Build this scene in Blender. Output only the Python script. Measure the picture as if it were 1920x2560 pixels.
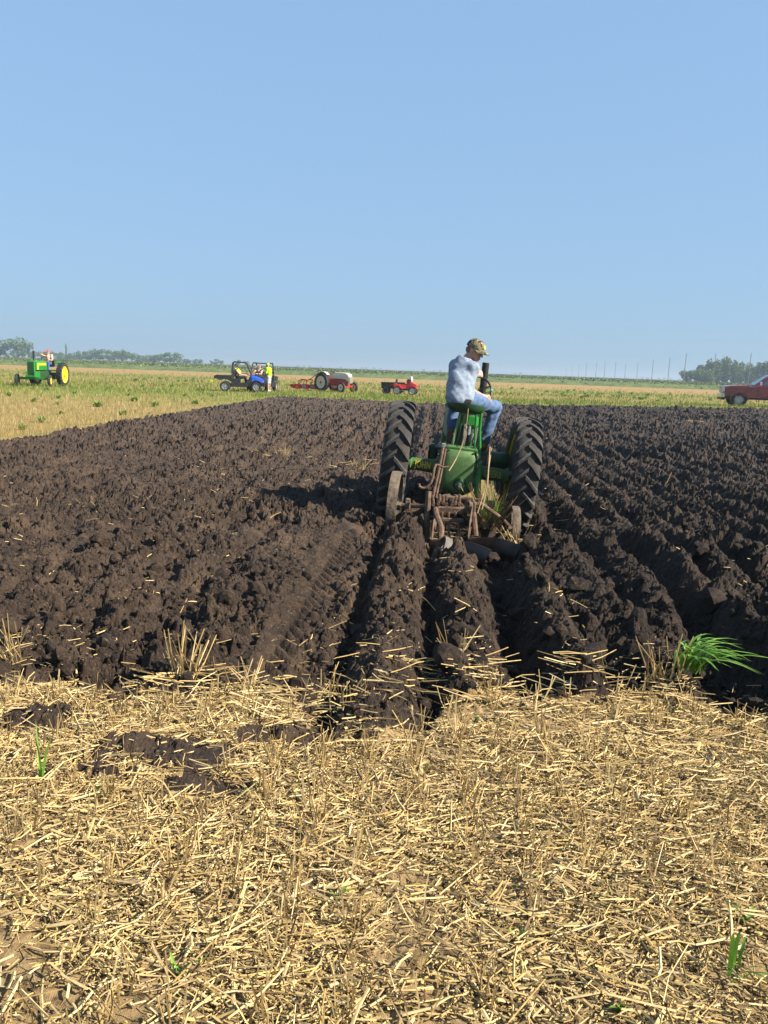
import bpy, bmesh, math, random
import numpy as np
from mathutils import Vector, Matrix, Euler

# ------------------------------------------------------------------ camera, sky, sun, exposure
sc = bpy.context.scene
for o in list(bpy.data.objects): bpy.data.objects.remove(o, do_unlink=True)
COL = sc.collection
CAM_H = 1.6
YAW, PITCH, ROLL = math.radians(2.893), math.radians(9.616), math.radians(2.0)
fw = Vector((-math.sin(YAW)*math.cos(PITCH), math.cos(YAW)*math.cos(PITCH), -math.sin(PITCH)))
rt = Vector((math.cos(YAW), math.sin(YAW), 0)); up = rt.cross(fw)
RX = rt*math.cos(ROLL)+up*math.sin(ROLL); UX = -rt*math.sin(ROLL)+up*math.cos(ROLL)
cam_d = bpy.data.cameras.new('camera'); cam = bpy.data.objects.new('camera', cam_d); COL.objects.link(cam)
cam.matrix_world = Matrix(((RX.x, UX.x, -fw.x, 0), (RX.y, UX.y, -fw.y, 0), (RX.z, UX.z, -fw.z, CAM_H), (0, 0, 0, 1)))
cam_d.sensor_fit = 'VERTICAL'; cam_d.sensor_height = 36; cam_d.lens = 2100/2560*36
cam_d.clip_start = 0.05; cam_d.clip_end = 12000
sc.camera = cam

SUN_EL, SUN_AZ = math.radians(35), math.radians(14)      # azimuth: measured from +X (right) towards the camera side
sd = Vector((math.cos(SUN_AZ)*math.cos(SUN_EL), -math.sin(SUN_AZ)*math.cos(SUN_EL), math.sin(SUN_EL)))
sun_d = bpy.data.lights.new('sun', 'SUN'); sun = bpy.data.objects.new('sun', sun_d); COL.objects.link(sun)
sun_d.energy = 5.0; sun_d.angle = math.radians(0.53); sun_d.color = (1, .93, .81)
sun.rotation_euler = sd.to_track_quat('Z', 'Y').to_euler()
w = bpy.data.worlds.new('World'); sc.world = w; w.use_nodes = True
nt = w.node_tree; nt.nodes.clear()
sky = nt.nodes.new('ShaderNodeTexSky'); sky.sky_type = 'NISHITA'; sky.sun_disc = False
sky.sun_elevation = SUN_EL; sky.sun_rotation = math.pi/2+SUN_AZ
sky.altitude = 300; sky.air_density = 1.5; sky.dust_density = 1.0; sky.ozone_density = 2.0
bg = nt.nodes.new('ShaderNodeBackground'); bg.inputs[1].default_value = 0.0595
HAZE_DENS = .0006
wo = nt.nodes.new('ShaderNodeOutputWorld')
gm = nt.nodes.new('ShaderNodeGamma'); gm.inputs[1].default_value = .22        # evens the sky out as the hazy morning does
tint = nt.nodes.new('ShaderNodeVectorMath'); tint.operation = 'MULTIPLY'; tint.inputs[1].default_value = (1.60, 2.46, 3.60)
nt.links.new(sky.outputs[0], gm.inputs[0]); nt.links.new(gm.outputs[0], tint.inputs[0]); nt.links.new(tint.outputs[0], bg.inputs[0]); nt.links.new(bg.outputs[0], wo.inputs[0])
vs = sc.view_settings; vs.view_transform = 'Standard'; vs.look = 'None'; vs.exposure = 1.45; vs.gamma = 1; vs.use_curve_mapping = False
sc.render.engine = 'CYCLES'
cy = sc.cycles; cy.max_bounces = 5; cy.diffuse_bounces = 2; cy.glossy_bounces = 2; cy.transmission_bounces = 4
cy.volume_bounces = 0; cy.transparent_max_bounces = 8; cy.use_denoising = True; cy.denoiser = 'OPENIMAGEDENOISE'; cy.denoising_prefilter = 'ACCURATE'; cy.denoising_input_passes = 'RGB_ALBEDO_NORMAL'; cy.caustics_reflective = False; cy.caustics_refractive = False
cy.sample_clamp_indirect = 4

rng = np.random.default_rng(7); random.seed(5)
R = math.radians

# ------------------------------------------------------------------ materials
MATS = {}
ALB = .76      # overall reflectance level
def M(name, col, rough=.65, metal=0., var=.2, scale=6., spec=.35, bump=0., bscale=40., dirt=0., dirtcol=(.17, .125, .085), dscale=5., col2=None, coat=0.):
    if name in MATS: return MATS[name]
    m = bpy.data.materials.new(name); m.use_nodes = True; t = m.node_tree; N = t.nodes; Lk = t.links
    b = N['Principled BSDF']; b.inputs['Roughness'].default_value = rough; b.inputs['Metallic'].default_value = metal
    b.inputs['Specular IOR Level'].default_value = spec; b.inputs['Coat Weight'].default_value = coat
    tc = N.new('ShaderNodeTexCoord')
    nz = N.new('ShaderNodeTexNoise'); nz.inputs['Scale'].default_value = scale; nz.inputs['Detail'].default_value = 5; nz.inputs['Roughness'].default_value = .65
    Lk.new(tc.outputs['Object'], nz.inputs['Vector'])
    rp = N.new('ShaderNodeValToRGB'); rp.color_ramp.elements[0].position = .3; rp.color_ramp.elements[1].position = .7
    c0 = [max(0, c*(1-var))*ALB for c in col]; c1 = [min(1, c*(1+var))*ALB for c in (col2 or col)]; dirtcol = [c*ALB for c in dirtcol]
    rp.color_ramp.elements[0].color = (*c0, 1); rp.color_ramp.elements[1].color = (*c1, 1)
    Lk.new(nz.outputs['Fac'], rp.inputs[0]); out = rp.outputs[0]
    if dirt > 0:
        n2 = N.new('ShaderNodeTexNoise'); n2.inputs['Scale'].default_value = dscale; n2.inputs['Detail'].default_value = 7; n2.inputs['Roughness'].default_value = .7
        Lk.new(tc.outputs['Object'], n2.inputs['Vector'])
        mr = N.new('ShaderNodeMapRange'); mr.inputs[1].default_value = .62-dirt*.35; mr.inputs[2].default_value = .78-dirt*.25; mr.inputs[4].default_value = min(1, .35+dirt*.6)
        Lk.new(n2.outputs['Fac'], mr.inputs[0])
        mx = N.new('ShaderNodeMix'); mx.data_type = 'RGBA'; Lk.new(mr.outputs[0], mx.inputs[0]); Lk.new(out, mx.inputs[6]); mx.inputs[7].default_value = (*dirtcol, 1)
        out = mx.outputs[2]
        ad = N.new('ShaderNodeMath'); ad.operation = 'MULTIPLY_ADD'; ad.inputs[1].default_value = .5; ad.inputs[2].default_value = rough; ad.use_clamp = True
        Lk.new(mr.outputs[0], ad.inputs[0]); Lk.new(ad.outputs[0], b.inputs['Roughness'])
    Lk.new(out, b.inputs['Base Color'])
    if bump > 0:
        n3 = N.new('ShaderNodeTexNoise'); n3.inputs['Scale'].default_value = bscale; n3.inputs['Detail'].default_value = 6
        Lk.new(tc.outputs['Object'], n3.inputs['Vector'])
        bp = N.new('ShaderNodeBump'); bp.inputs['Strength'].default_value = bump; bp.inputs['Distance'].default_value = .02
        Lk.new(n3.outputs['Fac'], bp.inputs['Height']); Lk.new(bp.outputs[0], b.inputs['Normal'])
    MATS[name] = m; return m

def M_island(name, stops, rough=.7, spec=.25, trans=0., scale=30):
    """colour picked per separate piece (each stalk or leaf has its own tint)"""
    m = bpy.data.materials.new(name); m.use_nodes = True; t = m.node_tree; N = t.nodes; Lk = t.links
    b = N['Principled BSDF']; b.inputs['Roughness'].default_value = rough; b.inputs['Specular IOR Level'].default_value = spec
    g = N.new('ShaderNodeNewGeometry'); rp = N.new('ShaderNodeValToRGB'); cr = rp.color_ramp
    cr.elements[0].position = stops[0][0]; cr.elements[0].color = (*stops[0][1], 1)
    stops = [(p, tuple(q*ALB for q in c)) for p, c in stops]; cr.elements[0].color = (*stops[0][1], 1)
    cr.elements[1].position = stops[-1][0]; cr.elements[1].color = (*stops[-1][1], 1)
    for p, c in stops[1:-1]:
        e = cr.elements.new(p); e.color = (*c, 1)
    Lk.new(g.outputs['Random Per Island'], rp.inputs[0])
    nz = N.new('ShaderNodeTexNoise'); nz.inputs['Scale'].default_value = scale; nz.inputs['Detail'].default_value = 3
    Lk.new(g.outputs['Position'], nz.inputs['Vector'])
    mr = N.new('ShaderNodeMapRange'); mr.inputs[1].default_value = .3; mr.inputs[2].default_value = .7; mr.inputs[3].default_value = .7; mr.inputs[4].default_value = 1.2
    Lk.new(nz.outputs['Fac'], mr.inputs[0])
    mu = N.new('ShaderNodeVectorMath'); mu.operation = 'SCALE'; Lk.new(rp.outputs[0], mu.inputs[0]); Lk.new(mr.outputs[0], mu.inputs['Scale'])
    Lk.new(mu.outputs[0], b.inputs['Base Color'])
    if trans > 0:
        tr = N.new('ShaderNodeBsdfTranslucent'); Lk.new(mu.outputs[0], tr.inputs[0])
        ms = N.new('ShaderNodeMixShader'); ms.inputs[0].default_value = trans
        Lk.new(b.outputs[0], ms.inputs[1]); Lk.new(tr.outputs[0], ms.inputs[2]); Lk.new(ms.outputs[0], N['Material Output'].inputs[0])
    MATS[name] = m; return m

# ------------------------------------------------------------------ object helpers
def link(o, parent=None):
    COL.objects.link(o)
    if parent is not None: o.parent = parent
    return o
def tag(o, label=None, cat=None, group=None, kind=None):
    if label: o['label'] = label
    if cat: o['category'] = cat
    if group: o['group'] = group
    if kind: o['kind'] = kind
    return o
def thing(name, label, cat, loc=(0, 0, 0), rot=(0, 0, 0), group=None):
    o = bpy.data.objects.new(name, None); COL.objects.link(o)
    o.location = loc; o.rotation_euler = rot; o.empty_display_size = .1
    return tag(o, label, cat, group)
def mesh_np(name, V, Fq, mat, parent=None, smooth=False):
    """mesh from numpy verts and a list of face arrays (each n x k)"""
    me = bpy.data.meshes.new(name); V = np.asarray(V, np.float32)
    if not isinstance(Fq, (list, tuple)): Fq = [Fq]
    Fq = [np.asarray(f, np.int32) for f in Fq if len(f)]
    me.vertices.add(len(V)); me.vertices.foreach_set('co', V.ravel())
    nl = sum(f.size for f in Fq); nf = sum(len(f) for f in Fq)
    me.loops.add(nl); me.polygons.add(nf)
    me.loops.foreach_set('vertex_index', np.concatenate([f.ravel() for f in Fq]))
    tot = np.concatenate([np.full(len(f), f.shape[1], np.int32) for f in Fq]); st = np.concatenate([[0], np.cumsum(tot)[:-1]]).astype(np.int32)
    me.polygons.foreach_set('loop_start', st); me.polygons.foreach_set('loop_total', tot)
    me.polygons.foreach_set('use_smooth', np.full(nf, smooth))
    me.update(calc_edges=True); me.materials.append(mat)
    return link(bpy.data.objects.new(name, me), parent)
def dup(o, parent=None):
    c = o.copy(); COL.objects.link(c)
    c.parent = parent
    for ch in list(o.children): dup(ch, c)
    return c

class MB:
    """collects shapes, builds them as one mesh object"""
    def __init__(s): s.v = []; s.f = []
    def add(s, vs, fs, mat=None):
        n = len(s.v)
        s.v += [tuple(mat @ Vector(p)) if mat is not None else tuple(p) for p in vs]
        s.f += [tuple(i+n for i in f) for f in fs]; return s
    def box(s, c, d, rot=(0, 0, 0), bev=.0, taper=1.):
        x, y, z = d[0]/2, d[1]/2, d[2]/2
        m = Matrix.Translation(c) @ Euler(rot).to_matrix().to_4x4()
        b = min(bev, x*.45, y*.45, z*.45)
        if b <= 0:
            vs = [(sx*x*(taper if sz > 0 else 1), sy*y*(taper if sz > 0 else 1), sz*z) for sz in (-1, 1) for sx, sy in ((-1, -1), (1, -1), (1, 1), (-1, 1))]
            return s.add(vs, [(3, 2, 1, 0), (4, 5, 6, 7), (0, 1, 5, 4), (1, 2, 6, 5), (2, 3, 7, 6), (3, 0, 4, 7)], m)
        def ring(i, zz, t):   # octagonal ring
            X, Y = (x-i)*t, (y-i)*t
            return [(-X+b, -Y, zz), (X-b, -Y, zz), (X, -Y+b, zz), (X, Y-b, zz), (X-b, Y, zz), (-X+b, Y, zz), (-X, Y-b, zz), (-X, -Y+b, zz)]
        vs = ring(b, -z, 1)+ring(0, -z+b, 1)+ring(0, z-b, taper)+ring(b, z, taper)
        fs = [tuple(range(7, -1, -1)), tuple(range(24, 32))]
        for k in range(3):
            for i in range(8): fs.append((k*8+i, k*8+(i+1) % 8, k*8+8+(i+1) % 8, k*8+8+i))
        return s.add(vs, fs, m)
    def cyl(s, p0, p1, r0, r1=None, n=12, caps=True):
        r1 = r0 if r1 is None else r1
        p0, p1 = Vector(p0), Vector(p1); d = (p1-p0); q = d.to_track_quat('Z', 'Y').to_matrix()
        vs = []
        for p, r in ((p0, r0), (p1, r1)):
            for i in range(n):
                a = 2*math.pi*i/n; vs.append(p+q @ Vector((r*math.cos(a), r*math.sin(a), 0)))
        fs = [(i, (i+1) % n, n+(i+1) % n, n+i) for i in range(n)]
        if caps: fs += [tuple(range(n-1, -1, -1)), tuple(range(n, 2*n))]
        return s.add(vs, fs)
    def tube(s, pts, r, n=8, closed=False):
        P = [Vector(p) for p in pts]; L = len(P); vs = []; fs = []
        rr = r if hasattr(r, '__len__') else [r]*L
        ref = None
        for i in range(L):
            a = P[i-1] if (i > 0 or closed) else P[i]; b = P[(i+1) % L] if (i < L-1 or closed) else P[i]
            t = (b-a).normalized()
            if ref is None: ref = t.orthogonal().normalized()
            ref = (ref-t*ref.dot(t)).normalized(); bi = t.cross(ref)
            for k in range(n):
                an = 2*math.pi*k/n; vs.append(P[i]+(ref*math.cos(an)+bi*math.sin(an))*rr[i])
        for i in range(L if closed else L-1):
            j = (i+1) % L
            for k in range(n): fs.append((i*n+k, i*n+(k+1) % n, j*n+(k+1) % n, j*n+k))
        if not closed: fs += [tuple(range(n-1, -1, -1)), tuple((L-1)*n+k for k in range(n))]
        return s.add(vs, fs)
    def lathe(s, prof, n=32, axis='X', c=(0, 0, 0), closed=False):
        """prof: (along axis, radius)"""
        vs = []; L = len(prof)
        for a, r in prof:
            for i in range(n):
                t = 2*math.pi*i/n; u, v = r*math.cos(t), r*math.sin(t)
                p = (a, u, v) if axis == 'X' else ((u, a, v) if axis == 'Y' else (u, v, a))
                vs.append((p[0]+c[0], p[1]+c[1], p[2]+c[2]))
        fs = []
        for k in range(L if closed else L-1):
            j = (k+1) % L
            for i in range(n):
                q = (k*n+i, k*n+(i+1) % n, j*n+(i+1) % n, j*n+i); fs.append(q if axis != 'Y' else q[::-1])
        if not closed:
            if prof[0][1] > 1e-4: fs.append(tuple(range(n-1, -1, -1)))
            if prof[-1][1] > 1e-4: fs.append(tuple((L-1)*n+i for i in range(n)))
        return s.add(vs, fs)
    def prism(s, poly, x0, x1, mat=None):
        """poly in (y,z) extruded along x"""
        n = len(poly); vs = [(x0, y, z) for y, z in poly]+[(x1, y, z) for y, z in poly]
        fs = [tuple(range(n)), tuple(range(2*n-1, n-1, -1))]+[((i+1) % n, i, n+i, n+(i+1) % n) for i in range(n)]
        return s.add(vs, fs, mat)
    def loft(s, rings, caps=True):
        n = len(rings[0]); vs = [p for r in rings for p in r]; fs = []
        for k in range(len(rings)-1):
            for i in range(n): fs.append((k*n+i, k*n+(i+1) % n, (k+1)*n+(i+1) % n, (k+1)*n+i))
        if caps: fs += [tuple(range(n-1, -1, -1)), tuple((len(rings)-1)*n+i for i in range(n))]
        return s.add(vs, fs)
    def build(s, name, mat, parent=None, smooth=False, bevel=0., fix=True):
        me = bpy.data.meshes.new(name); me.from_pydata(s.v, [], s.f)
        if fix:
            bm = bmesh.new(); bm.from_mesh(me); bmesh.ops.recalc_face_normals(bm, faces=bm.faces); bm.to_mesh(me); bm.free()
        me.materials.append(mat)
        if smooth:
            me.polygons.foreach_set('use_smooth', [True]*len(me.polygons))
            me.set_sharp_from_angle(angle=R(38))
        o = link(bpy.data.objects.new(name, me), parent)
        if bevel:
            bv = o.modifiers.new('bevel', 'BEVEL'); bv.width = bevel; bv.segments = 2; bv.limit_method = 'ANGLE'; bv.angle_limit = R(40)
        return o

# ------------------------------------------------------------------ noise
def _h(ix, iy, s):
    n = (ix.astype(np.int64)*374761393+iy.astype(np.int64)*668265263+s*982451653) & 0x7fffffff
    n = ((n ^ (n >> 13))*1274126177) & 0x7fffffff; n = n ^ (n >> 16)
    return (n & 0xfffff)/float(0xfffff)
def vnoise(x, y, s=0):
    x = np.asarray(x, float); y = np.asarray(y, float)
    ix, iy = np.floor(x), np.floor(y); fx, fy = x-ix, y-iy; ix = ix.astype(np.int64); iy = iy.astype(np.int64)
    u = fx*fx*fx*(fx*(fx*6-15)+10); v = fy*fy*fy*(fy*(fy*6-15)+10)
    return (_h(ix, iy, s)*(1-u)+_h(ix+1, iy, s)*u)*(1-v)+(_h(ix, iy+1, s)*(1-u)+_h(ix+1, iy+1, s)*u)*v
def fbm(x, y, o=4, s=0):
    a, t, n = .5, 0, 0
    for i in range(o): t = t+a*(vnoise(x*2**i, y*2**i, s+i*17)-.5)*2; n += a; a *= .55
    return t/n
def worley(x, y, s=0):
    ix, iy = np.floor(x).astype(np.int64), np.floor(y).astype(np.int64)
    f1 = np.full(np.shape(x), 9.); f2 = f1.copy(); hid = np.zeros(np.shape(x))
    for dx in (-1, 0, 1):
        for dy in (-1, 0, 1):
            cx, cy_ = ix+dx, iy+dy
            d = np.hypot(cx+_h(cx, cy_, s)-x, cy_+_h(cx, cy_, s+91)-y)
            nw = d < f1; f2 = np.where(nw, f1, np.minimum(f2, d)); hid = np.where(nw, _h(cx, cy_, s+7), hid); f1 = np.where(nw, d, f1)
    return f1, f2, hid
def sst(a, b, x):
    t = np.clip((x-a)/(b-a), 0, 1); return t*t*(3-2*t)
def bump1(x, c, wd): return np.exp(-((x-c)/wd)**2)

# ------------------------------------------------------------------ the land: where it is ploughed and how high it lies
def near_edge(x):
    e = np.interp(x, [-6, -3, -1.95, -1.2, -.62, -.42, -.12, .02, .14, .6, 1.3, 1.55, 2.1, 3, 8], [3.6, 3.6, 3.78, 3.85, 3.8, 3.5, 3.42, 3.5, 4.0, 4.05, 4.15, 3.88, 4.0, 4.2, 4.4])
    return e+.13*fbm(x*1.7, x*0+3.1, 3, 5)
def far_edge(x): return np.interp(x, [-9, 0, 9.5, 21, 45], [45.6, 43., 48, 54.5, 66])+.5*fbm(x*.4, x*0+9., 2, 8)
def plough_mask(x, y):
    """1 ploughed soil, 0 stubble"""
    wob = .16*fbm(x*2.2, y*2.2, 3, 31)+.20*fbm(x*7, y*9, 3, 32)*sst(5.2, 4.2, y)
    m = sst(-.13, .13, y-near_edge(x)+wob)
    m = m*sst(-.15, .15, x+8.15+.12*fbm(y*.8, y*0, 2, 12)+wob*.6)*sst(-.25, .25, far_edge(x)-y)
    strip = sst(.36, .44, x)*sst(.98, .90, x)*sst(9.75, 9.9, y)*sst(13.5, 13, y)       # last strip not turned yet, under the tractor
    m = m*(1-strip)
    for sx, sy, ra, rb in ((-1.05, 3.2, .32, .12), (-.78, 2.95, .22, .07), (-1.35, 3.0, .25, .07), (-.62, 3.45, .25, .12), (-.5, 3.05, .12, .05), (-1.7, 3.45, .3, .1)):   # soil thrown out on the stubble
        q = ((x-sx)/ra)**2+((y-sy)/rb)**2
        m = np.maximum(m, sst(1.15, .75, q+wob*7))
    return m
def height(x, y, mask=None):
    m = plough_mask(x, y) if mask is None else mask
    far = sst(9, 30, y)
    rw = x+.07*fbm(x*.6, y*.35, 2, 3)
    md = .75+.5*fbm(x*.7, y*.5, 3, 21)
    # slices on the right, fresh, steep on one side
    ph = (rw-.62)/.43; fr = ph-np.floor(ph); idr = np.floor(ph)
    rid = np.where(fr < .62, sst(0, .62, fr), 1-sst(.62, 1., fr))
    hr = (rid-.45)*.205*(.45+1.1*vnoise(x*1.1+3, y*.9, 77))*(.75+.5*_h(idr.astype(np.int64), idr.astype(np.int64)*0, 4))*md*(1-.4*far)
    # older, crumbled ground on the left
    phl = (rw+.5)/.46; frl = phl-np.floor(phl)
    hl = (np.sin(2*np.pi*frl)*.042)*md+.03*fbm(x*1.6, y*1.2, 3, 78)
    right = sst(.5, .75, x); left = sst(-.45, -.62, x)
    h = hr*right+hl*left+.02
    # three turned slices behind the plough, troughs between them
    mid = (1-right)*(1-left)
    h = h+mid*(-.03+.12*bump1(x, -.2, .17)+.12*bump1(x, .28, .14))
    beh = sst(9.2, 8.6, y)
    rwn = x+.03*fbm(x*2, y*1.3, 3, 55)
    h = h-.13*bump1(rwn, -.44, .06)*beh-.10*bump1(rwn, .06, .06)*beh-.22*bump1(rwn, .60, .12)*beh*sst(3.9, 4.4, y)
    h = h-.05*bump1(rwn, -.80, .17)*beh+.05*bump1(rwn, -1.1, .14)*beh                   # flat wheel track and the bank beside it
    h = h-.22*bump1(rwn, 1.12, .17)*sst(8.2, 9., y)-.10*bump1(rwn, 1.45, .2)*sst(8., 8.6, y)*sst(10.4, 9.6, y)      # open furrow for the wheel
    h = h-.10*bump1(rwn, -.44, .22)*sst(8.2, 8.8, y)
    pit = sst(-.04, .06, x)*sst(1.02, .92, x)*sst(7.35, 7.75, y+.45*(x-.1))*sst(9.6, 9.2, y); h = h*(1-pit)-.33*pit
    # start of a deep dead furrow on the right, a few hollows
    h = h-.30*bump1(x-1.72-.12*(y-4.4)+.05*fbm(x*3, y*3, 2, 88), 0, .19)*sst(3.95, 4.35, y)*sst(6.6, 5.2, y)
    for hx, hy, ra, rb, dp in ((-1.45, 5.0, .17, .12, .16), (-1.50, 6.35, .12, .14, .12), (-1.75, 4.0, .25, .1, .14), (-2.6, 6.4, .16, .1, .1), (-3.4, 9.3, .3, .16, .1), (2.6, 6.6, .2, .3, .14), (1.25, 5.2, .16, .3, .1)):
        h = h-dp*np.exp(-((x-hx)/ra)**2-((y-hy)/rb)**2)
    # clods, three sizes
    sx, sy = x+.03*fbm(x*9, y*9, 2, 61), y+.03*fbm(x*9+50, y*9, 2, 62)
    trk = 1-.85*bump1(rwn, -.80, .15)*beh
    rough = (.8+.5*fbm(x*.9+7, y*.9, 3, 41))*trk
    amp = np.where(x > .5, .90, .88)*rough*(1+.55*far)
    for size, a, s in ((.26, .058, 11), (.13, .055, 12), (.068, .036, 13)):
        f1, f2, hid = worley(sx/size, sy/size*.85, s)
        h = h+amp*a*(sst(0, .42, f2-f1)*(.15+1.1*hid**1.5)+.5*np.clip(1-f1*1.3, -.2, 1)*hid-.55)
    near = sst(16, 9, y)
    f1, f2, hid = worley(sx/.036, sy/.036, 14); h = h+near*rough*.020*(sst(0, .5, f2-f1)*hid-.3)
    h = h+.018*fbm(x*14, y*14, 3, 71)*rough
    h = h+.020*fbm(x*.55, y*.5, 2, 72)
    # lug prints in the wheel track
    lug = np.sin((y*1.0+np.abs(rwn+.80)*.8)*2*np.pi/.15)
    h = h+.038*lug*bump1(rwn, -.80, .13)*sst(8.6, 7.6, y)*sst(3.9, 4.3, y)
    st = .012*fbm(x*5, y*5, 3, 81)+.012*fbm(x*1.1, y*1.1, 2, 82)
    st = st+.010*fbm(x*25, y*25, 2, 83)*near
    spill = sst(4.3, 3.3, y)      # loose soil lying on the stubble is thin
    return st*(1-m)+(h*(1-.5*spill)+.018*spill)*m

# ------------------------------------------------------------------ ground materials
def soil_material():
    m = bpy.data.materials.new('soil'); m.use_nodes = True; t = m.node_tree; N = t.nodes; Lk = t.links; b = N['Principled BSDF']
    b.inputs['Roughness'].default_value = .85; b.inputs['Specular IOR Level'].default_value = .25
    g = N.new('ShaderNodeNewGeometry')
    def noise(sc_, det, ro=.6):
        n = N.new('ShaderNodeTexNoise'); n.inputs['Scale'].default_value = sc_; n.inputs['Detail'].default_value = det; n.inputs['Roughness'].default_value = ro
        Lk.new(g.outputs['Position'], n.inputs['Vector']); return n
    def mixc(fac, a, bc, lo, hi):
        mr = N.new('ShaderNodeMapRange'); mr.inputs[1].default_value = lo; mr.inputs[2].default_value = hi; Lk.new(fac, mr.inputs[0])
        x = N.new('ShaderNodeMix'); x.data_type = 'RGBA'; Lk.new(mr.outputs[0], x.inputs[0])
        if isinstance(a, tuple): x.inputs[6].default_value = (*a, 1)
        else: Lk.new(a, x.inputs[6])
        x.inputs[7].default_value = (*bc, 1); return x.outputs[2]
    c = mixc(noise(9, 6).outputs['Fac'], (.016, .0102, .0066), (.055, .0345, .0215), .36, .66)
    c = mixc(noise(1.1, 4).outputs['Fac'], c, (.080, .051, .0315), .50, .74)      # drier patches
    c = mixc(noise(45, 3).outputs['Fac'], c, (.125, .085, .055), .57, .76)         # crumbs
    c = mixc(noise(2.3, 8, .75).outputs['Fac'], c, (.20, .13, .062), .60, .74)   # chaff worked into the top
    # soil turned today, right of the tractor's land, is still moist and darker than the older ground on the left
    sp = N.new('ShaderNodeSeparateXYZ'); Lk.new(g.outputs['Position'], sp.inputs[0])
    wx = N.new('ShaderNodeMath'); wx.operation = 'MULTIPLY_ADD'; Lk.new(noise(.8, 4).outputs['Fac'], wx.inputs[0]); wx.inputs[1].default_value = 1.6; Lk.new(sp.outputs[0], wx.inputs[2])
    mo = N.new('ShaderNodeMapRange'); mo.inputs[1].default_value = .4; mo.inputs[2].default_value = 1.7; mo.inputs[3].default_value = 1.12; mo.inputs[4].default_value = .70; Lk.new(wx.outputs[0], mo.inputs[0])
    mul = N.new('ShaderNodeVectorMath'); mul.operation = 'SCALE'; Lk.new(c, mul.inputs[0]); Lk.new(mo.outputs[0], mul.inputs['Scale']); c = mul.outputs[0]
    Lk.new(c, b.inputs['Base Color'])
    bp = N.new('ShaderNodeBump'); bp.inputs['Strength'].default_value = 1.; bp.inputs['Distance'].default_value = .035
    Lk.new(noise(48, 8, .72).outputs['Fac'], bp.inputs['Height']); Lk.new(bp.outputs[0], b.inputs['Normal'])
    return m
def stubble_material():
    """tan stubble ground; strips sown and cut in passes across the field read as bands of tan and green"""
    m = bpy.data.materials.new('stubble_ground'); m.use_nodes = True; t = m.node_tree; N = t.nodes; Lk = t.links; b = N['Principled BSDF']
    b.inputs['Roughness'].default_value = .9; b.inputs['Specular IOR Level'].default_value = .1
    g = N.new('ShaderNodeNewGeometry'); sp = N.new('ShaderNodeSeparateXYZ'); Lk.new(g.outputs['Position'], sp.inputs[0])
    def noise(sc_, det, ro=.6, st=(1, 1, 1)):
        mp = N.new('ShaderNodeMapping'); mp.inputs['Scale'].default_value = st; Lk.new(g.outputs['Position'], mp.inputs[0])
        n = N.new('ShaderNodeTexNoise'); n.inputs['Scale'].default_value = sc_; n.inputs['Detail'].default_value = det; n.inputs['Roughness'].default_value = ro
        Lk.new(mp.outputs[0], n.inputs['Vector']); return n.outputs['Fac']
    def mixc(fac, a, bc, lo, hi, top=1.):
        mr = N.new('ShaderNodeMapRange'); mr.inputs[1].default_value = lo; mr.inputs[2].default_value = hi; mr.inputs[4].default_value = top; Lk.new(fac, mr.inputs[0])
        x = N.new('ShaderNodeMix'); x.data_type = 'RGBA'; Lk.new(mr.outputs[0], x.inputs[0])
        for i, q in ((6, a), (7, bc)):
            if isinstance(q, tuple): x.inputs[i].default_value = (*q, 1)
            else: Lk.new(q, x.inputs[i])
        return x.outputs[2]
    near = mixc(noise(14, 7, .7), (.028, .018, .011), (.31, .21, .10), .33, .52)     # soil between straw, close by
    farc = mixc(noise(2.5, 8, .75), (.20, .127, .05), (.32, .212, .09), .3, .7)
    # distance bands of volunteer green: fixed strips of the field
    ramp = N.new('ShaderNodeValToRGB'); cr = ramp.color_ramp; cr.interpolation = 'LINEAR'
    mp = N.new('ShaderNodeMapRange'); mp.inputs[1].default_value = 40; mp.inputs[2].default_value = 240
    wv = N.new('ShaderNodeMath'); wv.operation = 'MULTIPLY_ADD'; Lk.new(noise(.05, 4), wv.inputs[0]); wv.inputs[1].default_value = 22; Lk.new(sp.outputs[1], wv.inputs[2])
    Lk.new(wv.outputs[0], mp.inputs[0]); Lk.new(mp.outputs[0], ramp.inputs[0])
    stops = ((0, .35), (.07, .95), (.12, .8), (.16, .2), (.2, .75), (.24, .2), (.30, .85), (.36, .25), (.42, .05), (.6, 0), (1, 0))
    cr.elements[0].position = 0; cr.elements[0].color = (.35,)*3+(1,); cr.elements[1].position = 1; cr.elements[1].color = (0, 0, 0, 1)
    for p, v in stops[1:-1]:
        e = cr.elements.new(p); e.color = (v, v, v, 1)
    gn = N.new('ShaderNodeMath'); gn.operation = 'MULTIPLY'; Lk.new(ramp.outputs[0], gn.inputs[0])
    n1 = N.new('ShaderNodeMapRange'); n1.inputs[1].default_value = .27; n1.inputs[2].default_value = .5; Lk.new(noise(.35, 7, .7), n1.inputs[0]); Lk.new(n1.outputs[0], gn.inputs[1])
    grn = mixc(noise(1.5, 6), (.075, .125, .018), (.15, .18, .03), .3, .7)
    mx = N.new('ShaderNodeMix'); mx.data_type = 'RGBA'; Lk.new(gn.outputs[0], mx.inputs[0]); Lk.new(farc, mx.inputs[6]); Lk.new(grn, mx.inputs[7])
    out = mixc(sp.outputs[1], near, mx.outputs[2], 5, 12)
    Lk.new(out, b.inputs['Base Color'])
    bp = N.new('ShaderNodeBump'); bp.inputs['Strength'].default_value = .9; bp.inputs['Distance'].default_value = .02
    Lk.new(noise(60, 6, .75), bp.inputs['Height']); Lk.new(bp.outputs[0], b.inputs['Normal'])
    return m
SOIL = soil_material(); STUB = stubble_material()

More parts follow.
